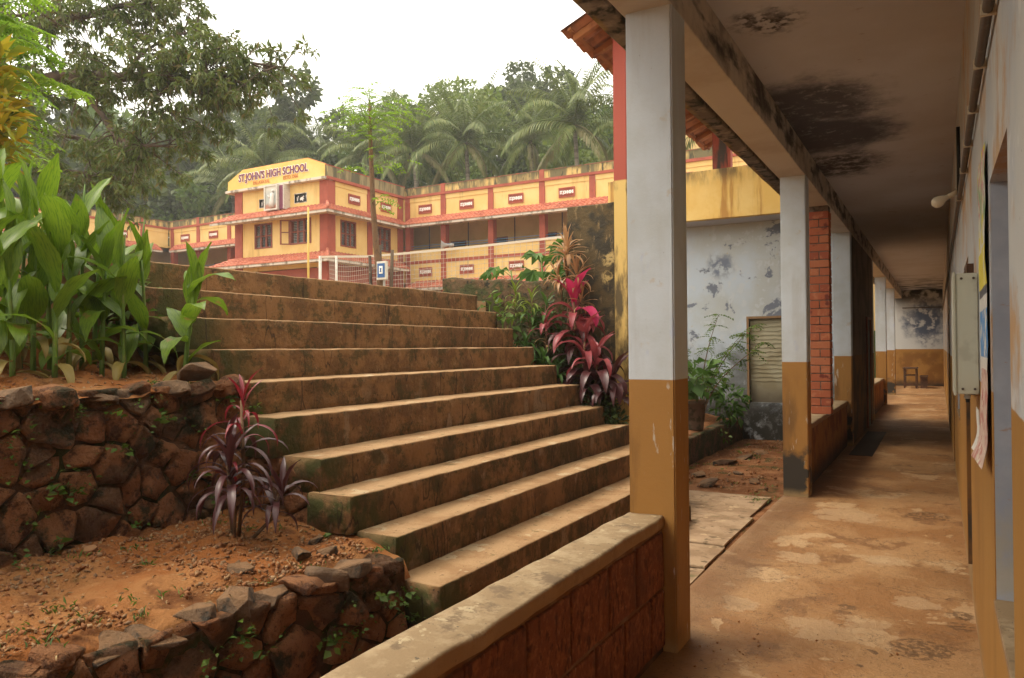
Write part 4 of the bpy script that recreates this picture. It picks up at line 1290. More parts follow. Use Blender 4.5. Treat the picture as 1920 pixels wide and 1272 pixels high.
# centre block
WIN_F = [(-30.61, -29.33, 6.75, 8.03), (-28.06, -26.65, 6.79, 8.05)]
HAND = [(-30.25, -29.48, 8.86, 9.27), (-27.76, -26.96, 8.86, 9.29)]
wall_open(-32, -25.6, 2.2, 9.9, WIN_F + HAND + [(-31.2, -26.3, 2.2, 5.6)], fF, -.25, 0).build('wall', 'school_yellow', sch)
WIN_E = [(28.0, 29.14, 6.66, 7.98), (30.62, 31.9, 6.73, 8.03)]
wall_open(27.1, 33, 2.2, 9.9, WIN_E, fE, -.25, -.002).build('wall', 'school_yellow', sch)
MB().box(-32, -31.75, -8, -.26, 2.2, 9.9, fF).build('wall', 'school_yellow', sch)
MB().box(-32.0, -25.62, -5.6, .0, 9.86, 9.9, fF).build('roof_slab', 'fascia_white', sch)
MB().box(-31.7, -25.9, -.95, -.9, 2.3, 9.8, fF).build('dark_backing', 'dark_inside', sch)  # near-black panels added close behind the windows, standing in for unlit rooms
MB().box(27.4, 32.9, -.9, -.85, 2.3, 9.8, fE).build('dark_backing', 'dark_inside', sch)
MB().box(-31.2, -26.3, -.55, -.5, 2.2, 5.6, fF).build('porch_wall', 'school_red', sch)
MB().box(-31.78, -25.98, .0, .03, 4.9, 5.55, fF).build('porch_beam', 'school_red', sch)
for u in (-29.9, -27.6):
    MB().box(u - .2, u + .2, -.3, .02, 2.2, 4.9, fF).build('porch_pillar', 'school_red', sch)
MB().box(27.5, 32.6, .0, .03, 2.2, 5.75, fE).build('side_base', 'school_red', sch)
MB().box(-32.03, -31.5, -.3, .06, 2.2, 9.86, fF).build('pillar', 'school_red', sch)
MB().box(-26.05, -25.54, -.5, .06, 2.2, 9.86, fF).build('pillar', 'school_red', sch)
MB().box(30.0, 30.38, -.1, .055, 2.2, 9.86, fE).build('pillar', 'school_red', sch)
MB().box(32.5, 32.95, -.1, .055, 2.2, 9.86, fE).build('pillar', 'school_red', sch)
MB().box(27.6, 32.5, .0, .03, 9.56, 9.85, fE).build('lintel', 'school_yellow', sch)
for u in (29.0, 31.5): vent(fE, u, 9.12, True)
tile_skirt(fF, -32.2, -25.6, 0, 8.66, .85, 8.18, .85, .85)
tile_skirt(fE, 27.1, 32.95, 0, 8.66, .85, 8.18, .85, -.85)
tile_skirt(fF, -32.2, -25.6, 0, 6.36, .9, 5.86, .9, .9)
tile_skirt(fE, 27.1, 32.7, 0, 6.36, .9, 5.86, .9, -.3)
for z_ in ((8.72, 8.24), (6.42, 5.92)):
    MB().tube([(-25.55, 27.05, z_[0]), (-24.75, 26.25, z_[1] + .02)], .075, 8).build('hip_ridge', 'school_tile', sch, smooth=True)

def window(fn, u0, u1, z0, z1, n=3, skip=None):
    w = MB()
    fw = .075
    for (a, b, c_, e) in ((u0, u1, z0, z0 + fw), (u0, u1, z1 - fw, z1), (u0, u0 + fw, z0 + fw, z1 - fw), (u1 - fw, u1, z0 + fw, z1 - fw)):
        w.box(a, b, -.16, .03, c_, e, fn)
    cw_ = (u1 - u0 - 2 * fw) / n
    for i in range(1, n):
        w.box(u0 + fw + i * cw_ - .045, u0 + fw + i * cw_ + .045, -.14, .01, z0 + fw, z1 - fw, fn)
    zm = z0 + (z1 - z0) * .5
    w.box(u0 + fw, u1 - fw, -.13, .005, zm - .03, zm + .03, fn)
    fr = w.build('window', 'window_wood', sch)
    for i in range(n):
        p = MB()
        a, b = u0 + fw + i * cw_ + .03, u0 + fw + (i + 1) * cw_ - .03
        if i == skip:
            for k in range(14):
                z = z0 + fw + (k + .5) * (z1 - z0 - 2 * fw) / 14
                p.box(a, b, -.12, -.10, z - .012, z + .012, fn)
            p.build('bar', 'grey_metal', fr)
            continue
        N = 9
        for k in range(N):
            za = z0 + fw + k * (z1 - z0 - 2 * fw) / N
            zb = za + (z1 - z0 - 2 * fw) / N * .90
            p.add([fn(a, -.05, za), fn(b, -.05, za), fn(b, -.11, zb), fn(a, -.11, zb)], [(0, 1, 2, 3)])
        p.build('pane', 'louvre_glass', fr)
    return fr
window(fF, *WIN_F[0])
wz = window(fF, *WIN_F[1], skip=0)
sh = MB()
ua, da, ub, db = -28.06, .02, -28.46, .30
def shp(s, z, t): return fF(ua + (ub - ua) * s, da + (db - da) * s + t, z)
for (s0, s1, za, zb) in ((0, 1, 6.80, 6.86), (0, 1, 7.98, 8.04), (0, .14, 6.86, 7.98), (.86, 1, 6.86, 7.98), (.14, .86, 7.39, 7.44)):
    sh.add([shp(s, z, t) for z in (za, zb) for s in (s0, s1) for t in (0, .03)], [(0, 2, 3, 1), (4, 5, 7, 6), (0, 1, 5, 4), (2, 6, 7, 3), (0, 4, 6, 2), (1, 3, 7, 5)])
sh.build('open_shutter', 'window_wood', wz)
for w in WIN_E: window(fE, *w)

# black openings with a white emblem: two hands under side strokes
def emblem(u0, u1, z0, z1, s):
    b = MB().box(u0, u1, -.16, -.12, z0, z1, fF).build('emblem_vent', 'dark_inside', sch)
    cu, cz = (u0 + u1) / 2, (z0 + z1) / 2
    hand = [(-.16, -.02), (-.08, .06), (.02, .08), (.10, .13), (.12, .08), (.06, .02), (.12, -.02), (.10, -.06), (.03, -.05), (.06, -.11), (.02, -.13), (-.06, -.06), (-.12, -.09)]
    MB().poly([fF(cu + s * a, -.12, cz + q) for a, q in hand], (0, -.02, 0)).build('hand', 'letter_white', b)
    for e in (-1, 1):
        for k, (x0, x1, h) in enumerate(((.34, .24, .15), (.35, .33, .10))):
            MB().poly([fF(cu + e * x0, -.12, cz - .12), fF(cu + e * (x0 - .03), -.12, cz - .12), fF(cu + e * x1, -.12, cz + h), fF(cu + e * (x1 + .03), -.12, cz + h)], (0, -.02, 0)).build('stroke', 'letter_white', b)
    MB().box(u0 - .03, u0, -.14, .01, z0 - .03, z1 + .03, fF).box(u1, u1 + .03, -.14, .01, z0 - .03, z1 + .03, fF).box(u0, u1, -.14, .01, z0 - .03, z0, fF).box(u0, u1, -.14, .01, z1, z1 + .03, fF).build('frame', 'fascia_white', b)
emblem(*HAND[0], 1); emblem(*HAND[1], 1)

# name board on the parapet
sg = MB().poly([fF(-32.42, .02, 9.90), fF(-25.58, .02, 9.90), fF(-25.58, .02, 10.50), fF(-26.75, .02, 10.93), fF(-31.32, .02, 10.90), fF(-32.40, .02, 10.38)], (0, -.16, 0)).build('name_board', 'sign_yellow', sch)
tr = [(-32.42, 9.92), (-32.40, 10.38), (-31.32, 10.90), (-26.75, 10.93), (-25.58, 10.50), (-25.58, 9.92)]
for a, b in zip(tr[:-1], tr[1:]):
    MB().tube([fF(a[0], .10, a[1]), fF(b[0], .10, b[1])], .045, 6).build('board_trim', 'letter_orange', sg)
MB().box(-32.5, -25.5, -.3, .30, 9.78, 9.905, fF).build('board_ledge', 'fascia_white', sch)
def put_text(body, size, off, u, z, d_, m, wid, slant=0.0, par=sg):
    me = text_mesh(body, size, off, .012, wid)
    me.materials.clear(); me.materials.append(MATS[m])
    o = link_mesh('lettering', me, None, par)
    o.location = Vector(fF(u, d_, z)) - wl_of(par)
    o.rotation_euler = (R(90), 0, 0)
    return o
put_text("ST.JOHN'S HIGH SCHOOL", .53, .038, -29.12, 10.47, .185, 'letter_white', .80)
put_text("ST.JOHN'S HIGH SCHOOL", .53, .012, -29.12, 10.47, .205, 'letter_maroon', .80)
put_text("PALAVAYAL", .25, .004, -29.9, 10.12, .19, 'letter_orange', .9)
put_text("ESTD.1966", .25, .004, -27.85, 10.14, .19, 'letter_orange', .9)
# parapet of the centre block, side
MB().box(26.95, 33, .0, .14, 9.93, 10.44, fE).build('roof_parapet', 'stained_side', sch)
MB().box(26.95, 33, -.02, .18, 9.80, 9.93, fE).build('cornice', 'school_red', sch)
MB().box(26.95, 33, -.02, .16, 10.44, 10.48, fE).build('coping', 'school_red', sch)
# picture case with a robed figure, hung on the front wall
pc = empty('picture_case', (-28.7, 26.7, 8.6), 'white framed glazed picture case with a pale robed figure on the school front', 'picture')
MB().box(-29.40, -28.57, .36, .40, 8.60, 9.80, fF).build('picture', 'picture_backdrop', pc)
MB().box(-29.46, -29.38, .28, .44, 8.56, 9.84, fF).box(-28.60, -28.52, .28, .44, 8.56, 9.84, fF).box(-29.38, -28.60, .28, .44, 8.56, 8.64, fF).box(-29.38, -28.60, .28, .44, 9.76, 9.84, fF).build('frame', 'white_metal', pc)
MB().box(-28.52, -28.12, .0, .30, 8.60, 9.78, fF).build('side_panel', 'letter_maroon', pc)
MB().box(-28.12, -28.08, .0, .44, 8.56, 9.80, fF).build('side_post', 'white_metal', pc)
MB().box(-29.4, -28.1, -.02, .28, 9.70, 9.78, fF).build('top_board', 'white_metal', pc)
MB().tube([fF(-28.9, .44, 8.7), fF(-28.88, .45, 8.95), fF(-28.86, .45, 9.2), fF(-28.84, .45, 9.35), fF(-28.83, .45, 9.42), fF(-28.83, .45, 9.5), fF(-28.83, .45, 9.57)], [.13, .12, .10, .11, .04, .07, .03], 8).build('figure', 'figure_grey', pc, smooth=True)
MB().tube([fF(-28.86, .47, 9.3), fF(-29.06, .48, 9.2), fF(-29.1, .5, 9.32)], [.04, .035, .025], 6).build('arm', 'figure_grey', pc, smooth=True)
# loudspeaker horn on the gallery
hn = empty('horn_speaker', (-22.3, 32.6, 6.97), 'grey loudspeaker horn mounted on the gallery rail of the school', 'loudspeaker')
hp = [Vector((-22.16, 32.62, 7.0)), Vector((-22.3, 32.50, 6.99)), Vector((-22.42, 32.40, 6.98)), Vector((-22.52, 32.31, 6.97)), Vector((-22.56, 32.28, 6.97))]
MB().tube(hp, [.05, .07, .12, .24, .30], 20, cap=False).build('horn', 'grey_metal', hn, smooth=True)
MB().tube([(-22.05, 32.72, 7.0), (-22.2, 32.58, 7.0)], .09, 12).build('driver', 'grey_metal', hn, smooth=True)
MB().tube([(-22.3, 32.5, 6.99), (-22.55, 32.29, 6.97)], [.05, .07], 10).build('throat', 'white_metal', hn, smooth=True)
MB().box(-22.25, -22.2, 32.55, 33.0, 6.88, 6.93).build('bracket', 'grey_metal', hn)

# far house seen through the gap above the balcony band
fh = empty('far_house', (-13.5, 52, 3), 'cream house with red railing far behind the school wing', 'house')
MB().box(-16, -9, 52, 58, 3, 18.6).build('wall', 'school_inner', fh)
MB().box(-16.4, -8.6, 51.4, 58.4, 18.6, 18.9).build('roof', 'school_tile', fh)
for i in range(14):
    MB().box(-15.9 + i * .45, -15.75 + i * .45, 51.8, 51.95, 13.6, 14.8).build('railing_bar', 'school_red', fh)

# ------------------------------------------------------------------ yard: flag pole, net, posts
o = MB().tube([(-18.24, 18.39, 2.15), (-18.23, 18.4, 6.33)], [.045, .03], 8).build('flag_pole', 'pole_yellow', smooth=True)
tag(o, 'thin yellow flag pole standing before the school front', 'pole')
np0, np1 = Vector((-15.61, 16.21, 0)), Vector((-14.63, 15.84, 0))
o = MB().tube([(-15.61, 16.21, 2.15), (-15.60, 16.21, 4.30)], .042, 8).build('net_post', 'white_metal', smooth=True)
tag(o, 'white metal post with a knotted yellow rag at the net end', 'post')
MB().add([(-15.55, 16.14, 3.55), (-15.42, 16.10, 3.3), (-15.38, 16.1, 3.05), (-15.5, 16.13, 3.22), (-15.58, 16.15, 3.35)], [(0, 1, 2, 3, 4)]).build('rag', 'pole_yellow', o)
o = MB().tube([(-14.63, 15.84, 2.15), (-14.63, 15.84, 4.20)], .034, 8).build('net_post', 'white_metal', smooth=True)
tag(o, 'plain white metal post carrying the net tape', 'post')
# the net hangs from a taped line; cords are real strips
nt_ = empty('sports_net', (-11.5, 16.2, 2.2), 'worn cord net hanging from a white tape across the schoolyard', 'net')
top = [Vector(p) for p in ((-15.55, 16.20, 4.27), (-14.63, 15.84, 4.18), (-13.6, 15.9, 4.12), (-12.34, 16.0, 4.13), (-10.5, 16.35, 4.20), (-8.0, 16.78, 4.33), (-5.5, 17.2, 4.50))]
def topat(t):
    t *= len(top) - 1
    i = min(int(t), len(top) - 2)
    return top[i].lerp(top[i + 1], t - i)
tp = MB()
NN = 60
for i in range(NN):
    a, b = topat(i / NN), topat((i + 1) / NN)
    tp.add([a + Vector((0, -.006, .03)), b + Vector((0, -.006, .03)), b + Vector((0, -.006, -.03)), a + Vector((0, -.006, -.03)), a + Vector((0, .006, .03)), b + Vector((0, .006, .03)), b + Vector((0, .006, -.03)), a + Vector((0, .006, -.03))],
           [(0, 1, 2, 3), (7, 6, 5, 4), (0, 4, 5, 1), (3, 2, 6, 7)])
tp.build('top_tape', 'tape_white', nt_)
cd = MB()
def netp(i, j):
    t = .09 + .91 * i / 86
    p = topat(t)
    sag = .18 * math.exp(-((t - .22) / .10) ** 2)
    z = p.z - j * .115 - sag * (j / 11) * (1 - j / 14) * 2
    return Vector((p.x, p.y + .05 * math.sin(i * .3 + j * .2) * (j / 11), z))
for i in range(87):
    cd.tube([netp(i, j) for j in range(12)], .0050, 3, cap=False)
for j in range(1, 12):
    cd.tube([netp(i, j) for i in range(87)], .0050, 3, cap=False)
o = cd.build('cords', 'net_cord', nt_); o['kind'] = 'stuff'
# ------------------------------------------------------------------ sapling with its stakes and sign
sp = empty('young_tree', (-9.05, 10.96, 2.2), 'slender young tree with feathery lime leaves in the schoolyard', 'tree')
tr_pts = [(-9.02, 10.97, 2.1), (-9.03, 10.96, 2.8), (-9.10, 10.92, 3.5), (-9.15, 10.90, 4.2), (-9.17, 10.88, 5.0), (-9.19, 10.87, 5.7), (-9.20, 10.87, 6.25)]
MB().tube(tr_pts, [.075, .07, .06, .05, .042, .034, .02], 8).build('trunk', 'stem_brown', sp, smooth=True)
def feather(base, tip, n, size):
    """compound leaf: pairs of small leaflets along a stalk; returns points, directions"""
    b, t = np.array(base, float), np.array(tip, float)
    ax = t - b
    L = np.linalg.norm(ax)
    ax /= L
    side = np.cross(ax, (0, 0, 1)); side /= (np.linalg.norm(side) + 1e-9)
    P, D = [], []
    for i in range(n):
        s = (i + 1) / n
        p = b + (t - b) * s + np.array((0, 0, -.25 * L * s * s))
        for e in (-1, 1):
            P.append(p); D.append(side * e + ax * .35 + np.array((0, 0, -.25)))
    return P, D
def leaf_obj(name, P, D, S, m, parent, roll=.5, wid=.5):
    P, D = np.array(P, float), np.array(D, float)
    S = np.array(S, float)
    V, F = scatter(LEAF_V, LEAF_F, P, frames(D, rng.uniform(-roll, roll, len(P))), np.stack([S, S * wid, S], axis=1))
    V -= np.array(wl_of(parent)) if parent is not None else 0
    return link_mesh(name, np_mesh(name, V, F), m, parent)
P, D, S = [], [], []
tw = MB()
rt = random.Random(14)
for k in range(30):
    z = rt.choice([rt.uniform(5.0, 6.35), rt.uniform(5.4, 6.35), rt.uniform(4.2, 4.6) if k % 9 == 0 else 5.9])
    a = rt.uniform(0, 6.28)
    L = rt.uniform(.35, .85) if z > 4.8 else .4
    b = Vector((-9.19, 10.87, z - .15))
    t = b + Vector((math.cos(a) * L, math.sin(a) * L, rt.uniform(.05, .30)))
    tw.tube([b, b.lerp(t, .5) + Vector((0, 0, .06)), t], [.010, .007, .004], 5)
    for q in range(4):
        s = .35 + .65 * q / 3
        bb = b.lerp(t, s)
        aa = a + rt.uniform(-1.3, 1.3)
        tt = bb + Vector((math.cos(aa) * .30, math.sin(aa) * .30, rt.uniform(-.05, .08)))
        p, d_ = feather(bb, tt, 6, .07)
        P += p; D += d_; S += [rt.uniform(.05, .085) for _ in p]
tw.build('twigs', 'stem_green', sp)['kind'] = 'stuff'
leaf_obj('crown', P, D, S, 'leaf_lime', sp, .6, .55)
for i, (dx, dy, h, ln, lab) in enumerate(((-.28, .05, 3.35, .04, 'bare weathered stake left of the young tree'), (-.13, .12, 3.55, .0, 'tall grey stake tied to the young tree trunk'), (.20, .0, 3.42, -.06, 'short dark stake behind the tree sign'))):
    o = MB().tube([(-9.02 + dx, 10.97 + dy, 2.1), (-9.02 + dx - ln, 10.97 + dy, h)], [.04, .03], 6).build('tree_stake', 'bark', smooth=True)
    tag(o, lab, 'stake')
ts = empty('tree_sign', (-8.86, 10.85, 2.9), 'small white sign with a blue panel fixed beside the young tree', 'sign')
MB().box(-8.98, -8.76, 10.78, 10.84, 2.86, 3.20).build('board', 'white_metal', ts, bevel=.006)
MB().box(-8.955, -8.785, 10.772, 10.781, 2.90, 3.16).build('panel', 'sign_blue', ts)
MB().box(-8.91, -8.83, 10.766, 10.773, 2.97, 3.11).build('plaque', 'letter_white', ts)
MB().tube([(-8.872, 10.766, 3.0), (-8.870, 10.764, 3.03), (-8.868, 10.764, 3.07)], [.02, .012, .018], 8).build('emblem', 'sign_blue', ts)
MB().tube([(-8.87, 10.86, 2.1), (-8.87, 10.86, 3.1)], .02, 6).build('post', 'grey_metal', ts)

# ------------------------------------------------------------------ vegetation
def blade(L, W, e0, droop, fold=.25, kind='strap', n=8, twist=0.0, curl=0.0):
    """one leaf blade, root at the origin, growing along +x; returns a mesh"""
    V, F = [], []
    x = z = 0.0
    for i in range(n + 1):
        t = i / n
        a = e0 - droop * (t ** 1.3)
        if i:
            x += math.cos(a) * L / n
            z += math.sin(a) * L / n
        if kind == 'strap':
            w = W * (.30 + .70 * min(1, t * 3)) * (1 - max(0, (t - .55) / .45) ** 1.8)
        elif kind == 'canna':
            w = W * (max(.05, math.sin(math.pi * min(1, max(0, (t - .06) / .94)) ** .80)) ** .85) if t < 1 else 0
        else:
            w = W * math.sin(math.pi * (.06 + .94 * t) ** .9) ** .9
        w = max(w, .0012)
        tw = twist * t
        up = Vector((-math.sin(a), 0, math.cos(a)))
        sd = Vector((0, 1, 0)) * math.cos(tw) + up * math.sin(tw)
        nn = up * math.cos(tw) - Vector((0, 1, 0)) * math.sin(tw)
        c = Vector((x, curl * math.sin(t * 3), z))
        rip = .10 * W * math.sin(t * 17)
        V += [c + sd * w + nn * (fold * w + rip), c + sd * w * .5 + nn * (fold * .35 * w), c, c - sd * w * .5 + nn * (fold * .35 * w), c - sd * w + nn * (fold * w - rip)]
    for i in range(n):
        for k in range(4):
            F.append((i * 5 + k, (i + 1) * 5 + k, (i + 1) * 5 + k + 1, i * 5 + k + 1))
    me = bpy.data.meshes.new('leaf')
    me.from_pydata([tuple(v) for v in V], [], F)
    me.polygons.foreach_set('use_smooth', [True] * len(me.polygons))
    return me
BL = {}
def leafset(key, m, specs, rnd):
    out = []
    for sp_ in specs:
        me = blade(*sp_[:4], **sp_[4])
        me.materials.append(MATS[m])
        out.append(me)
    BL[key] = out
rl = random.Random(31)
leafset('canna', 'leaf_canna', [(L, W, R(e), R(dr), dict(kind='canna', fold=f, n=10, twist=tw)) for L, W, e, dr, f, tw in
        ((.42, .062, 84, 22, .40, .2), (.38, .064, 74, 50, .25, -.3), (.36, .052, 86, 8, .6, .1), (.40, .058, 62, 95, .15, .4), (.34, .054, 48, 120, .1, -.4), (.42, .070, 80, 30, .3, .5), (.30, .044, 86, 12, .9, 0), (.38, .062, 30, 110, .1, .2))], rl)
leafset('canna_dry', 'leaf_canna_dry', [(.30, .035, R(10), R(95), dict(kind='canna', fold=.6, n=8)), (.26, .03, R(-20), R(70), dict(kind='canna', fold=.8, n=8))], rl)
def cordset(key, m, L, W):
    leafset(key, m, [(L * a, W * b, R(e), R(dr), dict(kind='strap', fold=f, n=9, twist=tw)) for a, b, e, dr, f, tw in
        ((1, 1, 66, 130, .35, .2), (1.1, .9, 52, 145, .3, -.3), (.85, 1, 80, 50, .4, .1), (1.05, 1.1, 30, 120, .25, .4), (.95, .9, 8, 92, .3, -.2), (1.05, .8, 60, 160, .4, .5))], rl)
cordset('maroon', 'leaf_maroon', .34, .019)
cordset('red', 'leaf_red', .30, .014)
cordset('bigmaroon', 'leaf_maroon', .52, .050)
cordset('bigpink', 'leaf_pinkpale', .50, .052)
cordset('hotpink', 'leaf_pink', .50, .062)
cordset('orange', 'leaf_orange', .34, .019)
leafset('orange_up', 'leaf_orange', [(.34 * a, .020 * b, R(e), R(dr), dict(kind='strap', fold=.35, n=8, twist=tw)) for a, b, e, dr, tw in ((1, .85, 66, 25, .2), (1.05, .8, 50, 35, -.3), (.9, .9, 84, 15, .2), (1.0, .9, 28, 40, .4), (.9, .8, 8, 35, -.2), (1, .85, 58, 60, .5))], rl)
cordset('yellowgreen', 'leaf_yellowgreen', .22, .015)
cordset('green', 'leaf_green', .26, .020)

def put_leaf(key, parent, base, azim, k, s=1.0, tilt=0.0):
    o = bpy.data.objects.new('leaf', BL[key][k % len(BL[key])])
    C.objects.link(o)
    o.parent = parent
    o.location = Vector(base) - wl_of(parent)
    o.rotation_euler = (0, -tilt, azim)
    o.scale = (s, s, s)
    return o

CAN_LAB = ['canna with broad upright green leaves beside the stair top', 'canna clump leaf stalk standing in the upper planting bed']
def canna(x, y, h, nl, az0, lab, group=None, lean=(0, 0), spike=False, s=1.0):
    z0 = bed_z(x, y) - .03
    root = empty('canna_plant', (x, y, z0), lab, 'plant', group)
    pts = [(x + lean[0] * t * t, y + lean[1] * t * t, z0 + h * t) for t in lin(0, 1, 6)]
    MB().tube(pts, [.016, .015, .014, .012, .010, .008, .006], 7).build('stem', 'stem_green', root, smooth=True)
    nl = max(6, nl - 1)
    for i in range(nl):
        t = .16 + .84 * (i / max(1, nl - 1)) ** .8
        p = (x + lean[0] * t * t, y + lean[1] * t * t, z0 + h * t)
        k = rl.choice([0, 1, 2, 5, 2, 0]) if t > .6 else rl.choice([3, 4, 1, 7, 5, 3])
        put_leaf('canna', root, p, az0 + i * 2.4 + rl.uniform(-.5, .5), k, s * rl.uniform(.62, 1.15) * (1.0 if t > .5 else 1.08), rl.uniform(-.35, .2))
    for i in range(3):
        put_leaf('canna_dry', root, (x, y, z0 + h * rl.uniform(.05, .3)), rl.uniform(0, 6.28), i, rl.uniform(.7, 1.0))
    if spike:
        e = pts[-1]
        MB().tube([e, (e[0] + .01, e[1], e[2] + .12), (e[0] + .015, e[1] + .01, e[2] + .26)], [.006, .008, .004], 6).build('bud_spike', 'stem_green', root, smooth=True)
    return root
G1 = 'cannas in the upper planting bed'
cl = 'tall leafy green canna growing in the dense clump of the upper bed'
for (x, y, h, nl, sp_, s) in [(-4.62, 2.24, .92, 10, True, 1.0), (-4.40, 2.22, .78, 10, False, 1.05), (-4.72, 2.42, .98, 9, True, 1.0), (-4.50, 2.38, .90, 10, False, 1.0),
                             (-4.32, 2.40, .70, 9, False, 1.0), (-4.66, 2.56, .95, 9, True, 1.0), (-4.46, 2.56, .82, 10, False, .95), (-4.60, 2.72, .90, 9, True, 1.0), 
                             (-4.70, 2.86, .84, 9, True, .95), (-4.46, 2.76, .74, 9, False, .95), (-4.56, 2.96, .80, 9, True, .95), (-4.36, 2.84, .66, 9, True, .95), (-4.44, 3.04, .74, 8, True, .9), 
                             (-4.80, 2.30, 1.0, 8, False, 1.0), (-4.45, 2.08, .95, 9, False, 1.0), (-4.20, 2.02, .75, 8, False, 1.0)]:
    canna(x, y, h, nl, rl.uniform(0, 6.28), cl, G1, (rl.uniform(-.05, .07), rl.uniform(-.05, .05)), sp_, s)
canna(-4.08, 3.06, .60, 7, 1.0, 'single canna drooping beside the stair ends with a broad flopped leaf', None, (.05, .07), False, .95)
fc = [o for o in bpy.data.objects if o.name.startswith('canna_plant') and 'single' in o.get('label', '')][0]
for (zz, a_, k_, s_) in ((.50, .3, 3, 1.0), (.44, 1.3, 4, .95), (.30, -.4, 3, 1.1), (.22, 5.2, 7, 1.0), (.56, 2.2, 3, .8)):
    put_leaf('canna', fc, (-4.07, 3.07, bed_z(-4.08, 3.06) + zz), a_, k_, s_)

def cordyline(name, lab, heads, stem_m='stem_brown', cat='plant'):
    """heads: (base xyz, top xyz, leaf keys, count, scale, radius)"""
    root = empty(name, heads[0][0], lab, cat)
    for (b, t, keys, n, s, r) in heads:
        b, t = Vector(b), Vector(t)
        bend = Vector((rl.uniform(-.04, .04), rl.uniform(-.04, .04), 0))
        MB().tube([b, b.lerp(t, .5) + bend, t], [r, r * .9, r * .7], 7).build('stem', stem_m, root, smooth=True)
        for i in range(n):
            f = i / max(1, n - 1)
            p = b.lerp(t, 1 - .42 * f) + bend * .5
            k = 2 if f < .18 else rl.choice([0, 1, 5, 3] if f < .6 else [3, 4, 1, 0])
            put_leaf(keys[int(f * len(keys) * .999)], root, p, i * 2.399 + rl.uniform(-.3, .3), k, s * rl.uniform(.8, 1.15))
    return root
cordyline('cordyline_plant', 'dark maroon cordyline with red stems on the bare earth terrace', [
    ((-3.30, 2.80, .54), (-3.34, 2.86, 1.32), ['red', 'red', 'maroon'], 18, .85, .012),
    ((-3.31, 2.78, .54), (-3.31, 2.74, .98), ['maroon'], 30, 1.0, .013),
    ((-3.28, 2.84, .54), (-3.16, 2.96, .80), ['maroon'], 13, .95, .011),
    ((-3.33, 2.80, .54), (-3.36, 2.80, 1.08), ['maroon', 'red'], 9, .8, .010)])
cordyline('cordyline_plant', 'pink and maroon cordyline with a hot pink young leaf beside the stairs', [
    ((-3.62, 7.95, .9), (-3.66, 7.9, 2.12), ['hotpink', 'bigpink', 'bigpink', 'bigmaroon'], 24, 1.0, .022),
    ((-3.52, 7.82, .85), (-3.47, 7.78, 1.66), ['bigpink', 'bigpink', 'bigmaroon'], 18, .95, .02)])
cordyline('cordyline_plant', 'drooping maroon cordyline at the foot of the two-tone pillar', [
    ((-3.30, 7.75, .7), (-3.30, 7.72, 1.45), ['bigpink', 'bigmaroon', 'bigmaroon'], 22, .95, .02),
    ((-3.16, 7.80, .6), (-3.12, 7.76, 1.20), ['bigmaroon'], 18, .90, .02),
    ((-3.42, 7.74, .75), (-3.42, 7.70, 1.22), ['bigmaroon'], 14, .8, .018)])
cordyline('dracaena_plant', 'tall spiky dracaena with orange and cream striped leaves above the pink cordyline', [
    ((-3.76, 8.02, 1.0), (-3.78, 8.0, 2.60), ['orange_up'], 1, .9, .02),
    ((-3.78, 8.0, 2.30), (-3.79, 8.0, 2.80), ['orange_up', 'orange_up', 'orange'], 46, .85, .014),
    ((-3.72, 8.02, 2.10), (-3.66, 7.98, 2.46), ['orange_up', 'orange'], 34, .8, .012),
    ((-3.86, 8.0, 2.10), (-3.90, 7.95, 2.44), ['orange_up', 'orange'], 30, .75, .012),
    ((-3.68, 8.0, 1.85), (-3.58, 7.96, 2.16), ['orange_up', 'orange'], 22, .7, .012)])
cordyline('croton_bush', 'small yellow-green narrow-leaved croton below the mossy garden wall', [
    ((-4.40, 7.95, 1.5), (-4.44, 7.95, 2.28), ['yellowgreen'], 24, 1.0, .010),
    ((-4.25, 7.93, 1.4), (-4.22, 7.93, 2.18), ['yellowgreen', 'green'], 22, 1.0, .010),
    ((-4.12, 7.95, 1.4), (-4.05, 7.95, 2.10), ['green'], 18, 1.0, .010)])
cordyline('spider_plant', 'low grassy green plant growing against the right stair ends', [
    ((-4.20, 7.74, 1.42), (-4.20, 7.74, 1.62), ['green'], 22, 1.1, .012),
    ((-3.98, 7.74, 1.22), (-3.98, 7.74, 1.45), ['green'], 22, 1.15, .012),
    ((-3.80, 7.72, 1.05), (-3.80, 7.72, 1.30), ['green'], 18, 1.0, .012)])
cordyline('cordyline_plant', 'young slender pinkish cordyline rising between spider plant and croton', [
    ((-3.98, 7.86, 1.2), (-3.98, 7.84, 1.86), ['bigpink', 'orange'], 12, .55, .01)])

def bushy(name, lab, pts, n, rad, size, m, stems=True, cat='plant', wid=.5, down=.2, group=None, part='foliage'):
    """leafy plant: leaves round several centres"""
    root = empty(name, (pts[0][0], pts[0][1], pts[0][2]), lab, cat, group)
    P, D, S = [], [], []
    for c in pts:
        d_ = rdir(n)
        r = rad * rng.uniform(.25, 1, n) ** .6
        p = np.array(c[:3]) + d_ * r[:, None]
        P.append(p); D.append(d_ * .8 + rdir(n) * .6 + np.array((0, 0, -down))); S.append(size * rng.uniform(.6, 1.3, n))
    leaf_obj(part, np.concatenate(P), np.concatenate(D), np.concatenate(S), m, root, .8, wid)
    if stems:
        s = MB()
        for c in pts:
            s.tube([(c[0], c[1], c[2] - rad - .25), (c[0] + .02, c[1], c[2])], [.012, .006], 6)
        s.build('stem', 'stem_green', root)
    return root
bushy('ground_shrub', 'small dark glossy shrub under the drooping cordyline', [(-3.33, 7.70, .98), (-3.2, 7.68, .88), (-3.1, 7.68, .76)], 150, .17, .075, 'leaf_dark')
bushy('ground_shrub', 'pale green broad-leaved weed at the stair edge by the garden wall', [(-4.72, 7.74, 2.12), (-4.52, 7.72, 2.02), (-4.45, 7.70, 1.86)], 16, .14, .12, 'leaf_weed', wid=.75)
